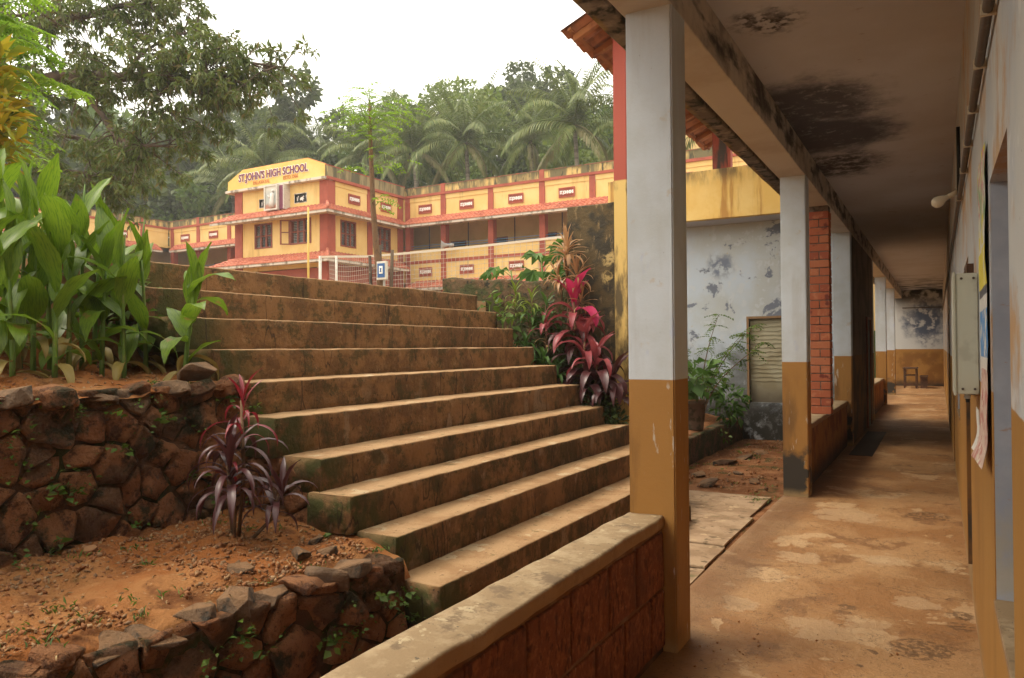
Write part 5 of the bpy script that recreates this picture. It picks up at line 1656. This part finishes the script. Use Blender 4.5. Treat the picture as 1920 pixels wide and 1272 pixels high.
bushy('hedge_shrub', 'dark tangled shrub filling the bank behind the pink cordyline', [(-3.95, 8.1, 1.9), (-3.75, 8.08, 1.6), (-4.1, 8.1, 1.6), (-4.3, 8.1, 1.8), (-3.55, 8.05, 1.3)], 130, .26, .10, 'leaf_dark', stems=False)
# plant with lobed leaves behind the garden wall
rp = random.Random(8)
lob = []
for a in range(5):
    an = R(-70 + a * 35)
    L = .13 if a in (0, 4) else (.17 if a in (1, 3) else .19)
    c_, s_ = math.cos(an), math.sin(an)
    lob.append([(0, 0, 0), (L * .55 * c_ - .035 * s_, L * .55 * s_ + .035 * c_, .012), (L * c_, L * s_, -.03), (L * .55 * c_ + .035 * s_, L * .55 * s_ - .035 * c_, .012)])
LV = [p for q in lob for p in q]
LF = [(i * 4, i * 4 + 1, i * 4 + 2, i * 4 + 3) for i in range(5)]
lob_me = bpy.data.meshes.new('leaf'); lob_me.from_pydata(LV, [], LF); lob_me.materials.append(MATS['leaf_green'])
pp = empty('lobed_leaf_shrub', (-4.1, 8.7, 2.1), 'shrub with lobed papaya-like leaves rising behind the mossy garden wall', 'plant')
for (b, t) in (((-4.1, 8.7, 1.4), (-4.02, 8.7, 2.95)), ((-4.3, 8.65, 1.4), (-4.45, 8.6, 2.78)), ((-4.7, 8.7, 1.4), (-4.95, 8.7, 2.62)), ((-3.95, 8.65, 1.4), (-3.85, 8.6, 2.75))):
    b, t = Vector(b), Vector(t)
    MB().tube([b, b.lerp(t, .6), t], [.02, .016, .010], 7).build('stem', 'stem_green', pp, smooth=True)
    for i in range(11):
        base = b.lerp(t, 1 - .035 * i)
        a = i * 2.4 + rp.uniform(-.4, .4)
        L = rp.uniform(.16, .34)
        tip = base + Vector((math.cos(a) * L, math.sin(a) * L, rp.uniform(.0, .14)))
        MB().tube([base, base.lerp(tip, .5) + Vector((0, 0, .03)), tip], .004, 5).build('leaf_stalk', 'stem_green', pp)
        o = bpy.data.objects.new('leaf', lob_me); C.objects.link(o); o.parent = pp
        o.location = tip - wl_of(pp); o.rotation_euler = (rp.uniform(-.4, .4), rp.uniform(.2, .9), a); s = rp.uniform(1.0, 1.5); o.scale = (s, s, s)
# alley plants: pot, thin arching shrub, leafy clumps
pot = empty('flower_pot', (-3.14, 10.95, .36), 'weathered clay flower pot on the raised alley bed', 'pot')
MB().tube([(-3.14, 10.95, .36), (-3.14, 10.95, .40), (-3.14, 10.95, .74), (-3.14, 10.95, .745), (-3.14, 10.95, .80)], [.13, .135, .165, .18, .18], 18).build('body', 'pot_clay', pot, smooth=True)
MB().tube([(-3.14, 10.95, .79), (-3.14, 10.95, .805)], .155, 16).build('soil', 'alley_earth', pot)
bushy('potted_plant', 'broad-leaved green plant growing in the clay pot', [(-3.2, 10.95, 1.05), (-3.1, 10.9, 1.15)], 30, .24, .20, 'leaf_green', wid=.8)
sb = empty('arching_shrub', (-3.30, 11.9, .3), 'thin arching shrub with small leaves before the peeling blue wall', 'plant')
P, D, S = [], [], []
st = MB()
for (mx, my, h, lean) in ((-3.30, 11.9, 1.5, .70), (-3.35, 12.0, 1.8, .35), (-3.25, 11.8, 1.35, 1.0), (-3.45, 12.1, 1.3, -.25), (-3.28, 11.95, 1.62, .85)):
    pts = [Vector((mx + lean * t ** 1.6, my - .1 * t, .3 + h * (t ** .75))) for t in lin(0, 1, 8)]
    st.tube(pts, [.014 - .0014 * i for i in range(9)], 5)
    for i in range(3, 9):
        for q in range(5):
            a = rp.uniform(0, 6.28)
            tip = pts[i] + Vector((math.cos(a) * .2, math.sin(a) * .2, rp.uniform(-.12, .06)))
            p, d_ = feather(pts[i], tip, 6, .05)
            P += p; D += d_; S += [rp.uniform(.035, .065) for _ in p]
st.build('stem', 'stem_brown', sb)
leaf_obj('foliage', P, D, S, 'leaf_weed', sb, .6, .55)
bushy('ground_shrub', 'dark leafy clump at the foot of the peeling blue wall', [(-3.0, 12.5, .75), (-3.3, 12.6, .95), (-2.95, 12.2, .6), (-3.6, 12.4, 1.0)], 70, .26, .15, 'leaf_green', stems=False)
bushy('ground_weed', 'small bright weed on the face of the alley edging wall', [(-2.88, 11.6, .22)], 18, .10, .10, 'leaf_weed', stems=False)
# shrubs on the bank behind the cannas
bushy('bank_shrub', 'dark undergrowth on the earth bank behind the cannas', [(-5.1 - .12 * (i % 3), 1.2 + i * .30, 1.85 + .08 * (i % 4)) for i in range(8)], 150, .30, .11, 'leaf_dark', stems=False)
bushy('bank_shrub', 'small shrub with white blossoms beside the top step', [(-4.75, 3.12, 2.0), (-4.65, 3.08, 1.8)], 60, .16, .08, 'leaf_weed', stems=False)
# croton hedge and feathery branch at the left edge
cr = bushy('croton_shrub', 'tall croton shrub with yellow and green leaves at the schoolyard edge', [(-7.72 + rl.uniform(-.25, .15), 3.56 + rl.uniform(-.3, .12), 3.0 + i * .055) for i in range(28)], 70, .26, .20, 'leaf_croton', stems=False, wid=.32, down=-.3)
MB().tube([(-7.75, 3.45, 2.1), (-7.7, 3.45, 3.4), (-7.72, 3.45, 4.6)], [.05, .03, .01], 7).build('stem', 'stem_brown', cr)
mo = empty('feathery_tree', (-8.9, 3.9, 2.2), 'light green feathery-leaved tree rising behind the yellow croton', 'tree')
MB().tube([(-8.95, 3.9, 2.1), (-8.95, 3.95, 3.4), (-8.9, 4.0, 4.4), (-8.85, 4.0, 5.6)], [.06, .05, .035, .015], 7).build('trunk', 'stem_brown', mo, smooth=True)
P, D, S = [], [], []
tw = MB()
for k in range(34):
    z = rp.uniform(3.7, 5.4)
    a = rp.uniform(-1.2, 2.2) if k % 4 else rp.uniform(0, 6.28)
    L = rp.uniform(.5, 1.15)
    b = Vector((-8.9, 4.0, z))
    t = b + Vector((math.cos(a) * L, math.sin(a) * L, rp.uniform(-.25, .2)))
    tw.tube([b, b.lerp(t, .5) + Vector((0, 0, .08)), t], [.012, .008, .003], 5)
    for q in range(9):
        s = .25 + .75 * q / 8
        bb = b.lerp(t, s) + Vector((0, 0, .08 * math.sin(s * 3.1)))
        for e in (-1, 1):
            aa = a + e * 1.1
            tt = bb + Vector((math.cos(aa) * .26 * (1.1 - .6 * s), math.sin(aa) * .26 * (1.1 - .6 * s), -.03))
            p, d_ = feather(bb, tt, 6, .05)
            P += p; D += d_; S += [rp.uniform(.045, .07) for _ in p]
tw.build('branches', 'stem_green', mo)['kind'] = 'stuff'
leaf_obj('crown', P, D, S, 'leaf_lime', mo, .4, .6)

# ------------------------------------------------------------------ big mango tree
mg = empty('mango_tree', (-22.5, 8.6, 2.2), 'large spreading tree with dark drooping leaves reaching over the schoolyard', 'tree')
LIMB = {'T': ([(-22.6, 8.5, 2.0), (-22.4, 8.6, 4.5), (-22.0, 8.8, 6.3), (-21.83, 8.88, 7.01)], .42, .26),
 'A': ([(-21.83, 8.88, 7.01), (-19.56, 9.82, 7.94), (-18.12, 10.41, 8.25), (-16.53, 10.74, 7.99), (-15.39, 11.04, 7.88), (-14.58, 11.27, 7.70), (-13.8, 11.40, 7.75)], .19, .03),
 'B': ([(-15.39, 11.04, 7.88), (-14.89, 11.09, 8.2), (-14.37, 11.39, 8.28), (-13.73, 11.75, 8.22), (-12.85, 12.25, 8.0)], .07, .02),
 'C': ([(-21.83, 8.88, 7.01), (-19.42, 10.25, 9.5), (-18.27, 10.9, 9.89), (-17.12, 11.55, 10.15), (-16.14, 11.88, 10.11)], .15, .03),
 'D': ([(-18.12, 10.41, 8.25), (-17.27, 10.55, 7.37), (-16.64, 10.68, 6.55), (-16.0, 10.9, 6.35), (-15.3, 11.1, 6.35)], .09, .02),
 'E': ([(-21.83, 8.88, 6.34), (-19.23, 9.78, 6.33), (-18.23, 10.35, 5.93), (-16.73, 10.74, 5.64)], .10, .02),
 'F': ([(-19.42, 10.25, 9.5), (-19.0, 11.06, 11.07), (-17.82, 11.73, 11.61)], .08, .02),
 'G': ([(-15.39, 11.04, 7.88), (-15.3, 11.1, 7.3), (-15.25, 11.1, 7.0)], .03, .012),
 'H': ([(-19.56, 9.82, 7.94), (-19.2, 9.3, 8.9), (-18.4, 9.2, 9.3), (-17.2, 9.6, 9.2)], .08, .02),
 'I': ([(-21.83, 8.88, 7.01), (-21.3, 10.5, 7.6), (-20.3, 12.0, 7.4), (-19.0, 13.0, 6.8)], .12, .02),
 'J': ([(-16.53, 10.74, 7.99), (-16.1, 11.0, 8.6), (-15.5, 11.4, 9.0), (-15.0, 11.7, 9.1)], .05, .015)}
rm = random.Random(77)
limbs, twigs = MB(), MB()
cl_p, cl_d = [], []
for key, (pts, r0, r1) in LIMB.items():
    pts = [Vector(p) for p in pts]
    fine = []
    for a, b in zip(pts[:-1], pts[1:]):
        for s in range(4):
            p = a.lerp(b, s / 4)
            fine.append(p + (mnoise.noise_vector(p * 1.3) * .10 if key != 'T' and 0 < s else Vector((0, 0, 0))))
    fine.append(pts[-1])
    n = len(fine)
    limbs.tube(fine, [r0 + (r1 - r0) * i / (n - 1) for i in range(n)], 7)
    if key == 'T': continue
    Ltot = sum((fine[i + 1] - fine[i]).length for i in range(n - 1))
    dens = {'A': 12, 'B': 21, 'C': 12, 'D': 12, 'E': 10, 'F': 12, 'G': 10, 'H': 10, 'I': 8, 'J': 13}[key]
    for q in range(int(Ltot * dens)):
        t = (rm.random() ** .8) * (n - 1.001)
        i = int(t)
        p = fine[i].lerp(fine[i + 1], t - i)
        ax = (fine[i + 1] - fine[i]).normalized()
        dd = Vector((rm.gauss(0, 1), rm.gauss(0, 1), rm.gauss(-.10, .75))).normalized() + ax * .5
        dd.normalize()
        L = rm.uniform(.35, 1.25)
        e = p + dd * L + Vector((0, 0, -.22 * L * L))
        m_ = p.lerp(e, .5) + Vector((0, 0, .08 * L))
        twigs.tube([p, m_, e], [.022, .013, .006], 4, cap=False)
        for s in (.55, .8, 1.0, 1.0, 1.0):
            c = p.lerp(m_, s * 2) if s < .5 else m_.lerp(e, s * 2 - 1)
            jit = Vector((rm.gauss(0, .10), rm.gauss(0, .10), rm.gauss(-.05, .08)))
            cl_p.append(c + jit); cl_d.append(dd)
limbs.build('trunk', 'bark', mg, smooth=True)
twigs.build('twigs', 'bark', mg)['kind'] = 'stuff'
cp = np.array([tuple(p) for p in cl_p]); cdv = np.array([tuple(p) for p in cl_d])
K = 10
P = np.repeat(cp, K, axis=0) + rng.normal(0, .025, (len(cp) * K, 3))
D = np.repeat(cdv, K, axis=0) * .45 + rdir(len(P)) * .85 + np.array((0, 0, -.60))
leaf_obj('crown', P, D, rng.uniform(.13, .25, len(P)), 'leaf_mango', mg, 1.0, .27)

# ------------------------------------------------------------------ trees and palms behind the school
def crown_mesh(name, lobes, n, size, m, R_=3.2, flat=.8):
    P, D, S = [], [], []
    for _ in range(lobes):
        c = rdir(1)[0] * rng.uniform(.25, .95) * R_ * np.array((1, 1, flat))
        r = R_ * rng.uniform(.22, .46)
        k = int(n / lobes)
        d_ = rdir(k)
        rr = r * rng.uniform(.35, 1, k) ** .45
        P.append(c + d_ * rr[:, None] * np.array((1, 1, .75)))
        D.append(d_ * .6 + rdir(k) * .8 + np.array((0, 0, -.25)))
        S.append(size * rng.uniform(.5, 1.3, k))
    P, D, S = np.concatenate(P), np.concatenate(D), np.concatenate(S)
    V, F = scatter(LEAF_V, LEAF_F, P, frames(D, rng.uniform(-1, 1, len(P))), np.stack([S, S * .6, S], axis=1))
    me = np_mesh(name, V, F)
    me.materials.append(MATS[m])
    return me
CR = {'far': [crown_mesh('crown', 26, 5200, .42, 'leaf_far') for _ in range(3)],
      'bright': [crown_mesh('crown', 24, 5000, .36, 'leaf_bright', flat=1.0) for _ in range(2)],
      'dark': [crown_mesh('crown', 22, 5200, .45, 'leaf_dark', flat=1.15) for _ in range(2)]}
def ftree(x, y, zt, rad, kind, k, lab, group):
    zb = 2.0 if y < 40 and x > -50 else hill_z(x, y) if y > 36.5 else hill_z(x, 0)
    zc = zt - rad * .85
    root = empty('broadleaf_tree', (x, y, zb - .3), lab, 'tree', group)
    MB().tube([(x, y, zb - .3), (x + .2, y, (zb + zc) / 2), (x, y, zc)], [.28, .22, .12], 7).build('trunk', 'bark', root, smooth=True)
    lm = MB()
    for q in range(7):
        a = q * .9 + k
        lm.tube([(x, y, zc - rad * .7), (x + math.cos(a) * rad * .35, y + math.sin(a) * rad * .35, zc - rad * .2), (x + math.cos(a) * rad * .75, y + math.sin(a) * rad * .75, zc + rad * rp.uniform(-.1, .5))], [.12, .07, .02], 5)
    lm.build('limbs', 'bark', root)
    o = link_mesh('crown', CR[kind][k % len(CR[kind])], None, root)
    o.location = Vector((x, y, zc)) - wl_of(root)
    s = rad / 3.2
    o.scale = (s, s, s * rp.uniform(.92, 1.1)); o.rotation_euler = (0, 0, k * 1.7)
LB = {'far': 'mid green leafy tree in the wooded slope behind the school', 'bright': 'light green leafy tree in the wooded slope behind the school', 'dark': 'dark dense tree in the wooded slope behind the school'}
GB = {'far': 'mid green trees behind the school', 'bright': 'light green trees behind the school', 'dark': 'dark trees behind the school'}
TREES = [(-34.2, 61, 27.0, 3.6, 'dark'), (-36, 55, 25.2, 4.0, 'bright'), (-39, 52.5, 23.4, 4.2, 'far'), (-43.5, 52, 22.4, 4.4, 'bright'), (-28.8, 60, 25.2, 4.6, 'dark'), (-24.5, 59.5, 23.0, 4.6, 'far'),
         (-47.5, 46, 22.4, 5.0, 'dark'), (-59, 48, 25.0, 6.0, 'dark'), (-53.5, 41, 17.8, 5.0, 'dark'), (-60, 39, 19.5, 5.5, 'far'), (-62, 33, 19.0, 6.0, 'dark'), (-53, 47, 21.5, 5.5, 'dark'),
         (-33, 52, 21.0, 4.6, 'bright'), (-29, 55, 20.5, 4.6, 'bright'), (-24, 52, 17.8, 4.2, 'bright'), (-20, 56, 21.0, 4.6, 'far'), (-38, 46, 17.5, 4.2, 'far'), (-44, 43, 16.5, 4.2, 'dark'), (-50, 40, 15.0, 4.0, 'far'),
         (-57, 36.9, 14.5, 4.2, 'dark'), (-66, 30, 21, 6.0, 'dark'), (-58, 27, 15.5, 4.5, 'dark'), (-58, 20, 17.5, 5.0, 'far'), (-63, 14, 19, 6.0, 'dark'), (-70, 22, 23, 6.0, 'far'), (-34, 47, 14.0, 3.2, 'bright'), (-40, 45, 14.5, 3.2, 'far'), (-28, 47, 14.0, 3.2, 'far'), (-22, 48, 14.2, 3.2, 'bright'),
         (-70, 44, 26, 6.5, 'far'), (-15, 58, 21, 4.6, 'dark'), (-10, 60, 20, 4.6, 'far'), (-40, 60, 24.0, 5.0, 'far')]
for i, (x, y, zt, rad, kind) in enumerate(TREES):
    ftree(x, y, zt, rad, kind, i, LB[kind], GB[kind])

def frond_mesh(e0, droop, L, m):
    pts, tan = [], []
    x = z = 0.0
    n = 30
    for i in range(n + 1):
        a = e0 - droop * (i / n) ** 1.25
        if i:
            x += math.cos(a) * L / n; z += math.sin(a) * L / n
        pts.append((x, 0, z)); tan.append((math.cos(a), 0, math.sin(a)))
    P, D, S = [], [], []
    for i in range(3, n + 1):
        for h in (0, .5):
            t = min(1, (i + h) / n)
            l_ = 1.0 * (math.sin(math.pi * min(.98, .12 + .86 * t)) ** .6) * .95
            for e in (-1, 1):
                j = min(i, n)
                P.append(pts[j])
                D.append((tan[j][0] * .55, e * .75, tan[j][2] * .55 - .50 - .15 * rng.random()))
                S.append(max(.25, l_) * rng.uniform(.85, 1.1))
    P, D, S = np.array(P), np.array(D), np.array(S)
    PV = [(0, 0, 0), (.5, .5, -.02), (.5, -.5, -.02), (1, 0, -.22)]
    V, F = scatter(PV, [(0, 2, 1), (1, 2, 3)], P, frames(D, rng.uniform(-.3, .3, len(P))), np.stack([S, np.full(len(S), .085), S], axis=1))
    rc = MB().tube(pts, [.05 - .045 * i / n for i in range(n + 1)], 4, cap=False)
    base = len(V)
    V = np.concatenate([V, np.array([tuple(p) for p in rc.v])])
    F2 = []
    for f in rc.f:
        F2 += [(f[0] + base, f[1] + base, f[2] + base), (f[0] + base, f[2] + base, f[3] + base)]
    me = np_mesh('frond', V, np.concatenate([F, np.array(F2)]))
    me.materials.append(MATS[m])
    return me
FR = [frond_mesh(R(80), R(40), 4.6, 'leaf_palm'), frond_mesh(R(66), R(85), 4.8, 'leaf_palm'), frond_mesh(R(45), R(100), 4.8, 'leaf_palm'), frond_mesh(R(18), R(90), 4.6, 'leaf_palm'), frond_mesh(R(-10), R(70), 4.4, 'leaf_palm'), frond_mesh(R(-25), R(55), 4.2, 'leaf_palm_dry')]
def palm(x, y, zc, s, k, lab, n=24):
    zb = 2.0 if y < 37 else hill_z(x, y)
    root = empty('coconut_palm', (x, y, zb - .3), lab, 'palm', 'coconut palms behind the school')
    MB().tube([(x + .5, y, zb - .3), (x + .3, y, (zb + zc) / 2), (x, y, zc)], [.20, .16, .13], 8).build('trunk', 'palm_bark', root, smooth=True)
    rr = random.Random(k)
    for i in range(n):
        f = i / (n - 1)
        j = min(5, int((f ** 1.35) * 5.3)) if i < n - 2 else 5
        o = bpy.data.objects.new('frond', FR[j]); C.objects.link(o); o.parent = root
        o.location = Vector((x, y, zc)) - wl_of(root)
        o.rotation_euler = (rr.uniform(-.25, .25), rr.uniform(-.12, .12), i * 2.399 + k)
        q = s * rr.uniform(.85, 1.1); o.scale = (q, q, q)
    cn = MB()
    for i in range(8):
        a = i * .8
        cn.tube([(x + math.cos(a) * .28, y + math.sin(a) * .28, zc - .22 - .22), (x + math.cos(a) * .28, y + math.sin(a) * .28, zc - .22 - .08), (x + math.cos(a) * .26, y + math.sin(a) * .26, zc - .22)], [.04, .13, .05], 7)
    cn.build('coconuts', 'leaf_dark', root, smooth=True)['kind'] = 'stuff'
PALMS = [(-27.0, 41.6, 14.6, 1.1, 'coconut palm rising behind the second bay of the long gallery'), (-30.2, 40.2, 14.2, 1.05, 'coconut palm above the corner where school block and gallery meet'),
         (-19.2, 41.8, 14.6, 1.2, 'tall broad coconut palm beside the red upper pillar of the stairs building'), (-35.6, 41.8, 15.2, 1.05, 'coconut palm straight behind the school name board'),
         (-41.0, 37.2, 13.5, 1.0, 'coconut palm with pale fronds hanging at the left end of the name board'), (-43.4, 44.5, 16.6, 1.0, 'high coconut palm over the name board among dark trees'),
         (-37.5, 44, 15.8, .9, 'coconut palm standing behind the lime-leaved young tree'), (-15.2, 43, 14.4, 1.0, 'coconut palm half hidden behind the nearest pale blue column'),
         (-47.0, 39.5, 13.4, .9, 'coconut palm behind the left school wing under the spreading tree'), (-23.2, 43.5, 14.6, 1.0, 'coconut palm set back between two broad palms on the slope'),
         (-33, 44, 16.4, 1.0, 'slim coconut palm set back behind the gallery corner'), (-10.8, 41, 13.4, .95, 'coconut palm seen under the tiled lean-to roof')]
for i, (x, y, zc, s, lab) in enumerate(PALMS):
    palm(x, y, zc + .6, s * .95, i * 3 + 1, lab)

# ------------------------------------------------------------------ small growth and litter
def on_wall(fn, L, H, n, dep, rnd_):
    return [fn(rnd_.uniform(0, L), rnd_.uniform(.02, H), dep) for _ in range(n)]
rw = random.Random(5)
P, D, S = [], [], []
spots = on_wall(up_fn, up_L, .88, 110, .05, rw) + on_wall(low_fn, low_L, .55, 95, .055, rw)
spots += [(x, 3.23, z) for x, z in [(rw.uniform(-3.6, -2.2), 0) for _ in range(16)]]
for i, c in enumerate(spots):
    if i >= 205:
        c = (c[0], 3.225, .1 + max(0, (-2.1 - c[0])) * .5 * rw.random())
    s0 = rw.choice([.02, .028, .035, .05])
    for q in range(rw.randint(5, 14)):
        P.append((c[0] + rw.gauss(0, .025), c[1] + rw.gauss(0, .035), c[2] + rw.gauss(0, .02)))
        D.append((rw.uniform(.1, 1), rw.gauss(0, .7), rw.uniform(-.3, .7))); S.append(s0 * rw.uniform(.6, 1.3))
o = leaf_obj('wall_weeds', P, D, S, 'leaf_weed', None, 1, .65); tag(o, 'tiny green weeds sprouting from the joints of the stone walls', 'weeds', kind='stuff')
P, D, S = [], [], []
tuft = [(-3.62, 2.1), (-3.6, 1.9), (-3.55, 2.35), (-3.66, 2.5), (-3.6, 2.9), (-3.3, 3.1), (-2.95, 1.95), (-2.9, 1.75), (-3.0, 1.5), (-2.78, 2.35), (-2.75, 2.5), (-2.85, 1.55), (-3.1, 1.75), (-2.68, 2.75), (-3.35, 2.3), (-3.02, 1.62), (-2.9, 2.1), (-2.62, 3.15), (-3.4, 2.95), (-3.5, 1.5), (-2.82, 1.9)]
bedt = [(-3.85, 1.6), (-3.86, 1.9), (-3.84, 2.3), (-3.9, 2.6), (-3.95, 2.75), (-4.05, 2.1), (-3.9, 2.95)]
grd = [(x, y, terr_z(x, y)) for x, y in tuft] + [(x, y, bed_z(x, y)) for x, y in bedt] + [(-1.66 + rw.gauss(0, .08), 8.2 + rw.gauss(0, .16), -.02) for _ in range(14)] + [(rw.uniform(-2.9, -1.7), rw.uniform(8.6, 12.5), .0) for _ in range(22)]
for c in grd:
    k = rw.randint(8, 22)
    sp_ = rw.uniform(.02, .05)
    for q in range(k):
        P.append((c[0] + rw.gauss(0, sp_), c[1] + rw.gauss(0, sp_), c[2] - .005)); a = rw.uniform(0, 6.28)
        D.append((math.cos(a) * .6, math.sin(a) * .6, rw.uniform(.3, 1.1))); S.append(rw.uniform(.018, .048))
o = leaf_obj('grass_tufts', P, D, S, 'leaf_weed', None, 1, .22); tag(o, 'sparse green grass tufts on the bare earth', 'grass', kind='stuff')
# gravel and dry litter
OCT_V = [(1, 0, 0), (-1, 0, 0), (0, 1, 0), (0, -1, 0), (0, 0, .7), (0, 0, -.7), ]
OCT_F = [(0, 2, 4), (2, 1, 4), (1, 3, 4), (3, 0, 4), (2, 0, 5), (1, 2, 5), (3, 1, 5), (0, 3, 5)]
def pebbles(name, pts, smin, smax, lab):
    n = len(pts)
    S = smin + (smax - smin) * rng.random(n) ** 4
    V, F = scatter(OCT_V, OCT_F, np.array(pts), frames(rdir(n)), np.stack([S, S * rng.uniform(.6, 1, n), S * rng.uniform(.5, .9, n)], axis=1))
    o = link_mesh(name, np_mesh(name, V, F), 'pebble')
    return tag(o, lab, 'gravel', kind='stuff')
pts = []
for _ in range(14000):
    y = rw.uniform(.6, 3.2); x = rw.uniform(-3.72, -2.62 - .133 * (3.2 - y))
    if mnoise.noise(Vector((x * 1.7, y * 1.7, 3))) > -.25 + rw.uniform(-.3, .3): pts.append((x, y, terr_z(x, y)))
for _ in range(1500):
    y = rw.uniform(1.2, 3.2); x = rw.uniform(-4.7, -3.75); pts.append((x, y, bed_z(x, y)))
pebbles('gravel', pts, .0025, .021, 'fine red gravel strewn over the earth terrace')
pts = [(rw.uniform(-2.9, -1.6), rw.uniform(8.5, 13.1), .0) for _ in range(900)] + [(rw.gauss(-2.1, .2), rw.gauss(12.6, .3), .02) for _ in range(250)]
pebbles('rubble', pts, .006, .035, 'broken rubble scattered in the alley dirt')
pts = [(rw.uniform(-1.1, .1), rw.uniform(2.9, 4.6), .004) for _ in range(70)] + [(rw.gauss(-.95, .10), rw.gauss(4.05, .12), .005) for _ in range(60)]
pebbles('floor_grit', pts, .003, .013, 'loose grit lying on the corridor floor')
P, D, S = [], [], []
for _ in range(260):
    if rw.random() < .45: y = rw.uniform(.8, 3.2); x = rw.uniform(-3.7, -2.65); z = terr_z(x, y) + .006
    else: y = rw.uniform(1.4, 3.2); x = rw.uniform(-4.8, -3.8); z = bed_z(x, y) + .008
    P.append((x, y, z)); a = rw.uniform(0, 6.28); D.append((math.cos(a), math.sin(a), rw.gauss(0, .12))); S.append(rw.uniform(.02, .075))
o = leaf_obj('dry_litter', P, D, S, 'straw', None, .5, .16); tag(o, 'dry straw and leaf litter on the earth', 'litter', kind='stuff')
for i, (x, y, s, lab) in enumerate([(-3.22, 2.62, .035, 'pale wedge-shaped stone before the maroon cordyline'), (-2.85, 2.80, .055, 'buff stone half buried in the gravel near the terrace edge'), (-2.80, 2.95, .05, 'rounded brown stone beside the terrace corner'), (-2.92, 2.50, .06, 'flat dark stone set in the terrace edge'), (-3.62, 2.18, .03, 'small cream pebble by the foot of the tall stone wall'), (-3.0, 3.08, .045, 'tan stone lying by the stair flank')]):
    o = rock(None, (x, y, terr_z(x, y) + s * .2), (s, s * 1.2, s * .55), i * 7 + 3, 'pebble' if i in (0, 4) else 'grey_stone', 'loose_stone')
    tag(o, lab, 'stone')

# ------------------------------------------------------------------ humid air
hz = bpy.data.materials.new('haze'); hz.use_nodes = True
nt = hz.node_tree; nt.nodes.clear()
ho = nt.nodes.new("ShaderNodeOutputMaterial"); hv = nt.nodes.new("ShaderNodeVolumePrincipled")
hv.inputs['Color'].default_value = (0.93, 0.94, 0.92, 1); hv.inputs['Density'].default_value = .0013; hv.inputs['Anisotropy'].default_value = .2
lk(nt, hv.outputs[0], ho.inputs['Volume'])
MATS['haze'] = hz
o = MB().box(-720, 720, -720, 720, -1.3, 48).build('haze', 'haze'); o['kind'] = 'stuff'
o['label'] = 'thin humid haze over the whole yard'
o['category'] = 'haze'
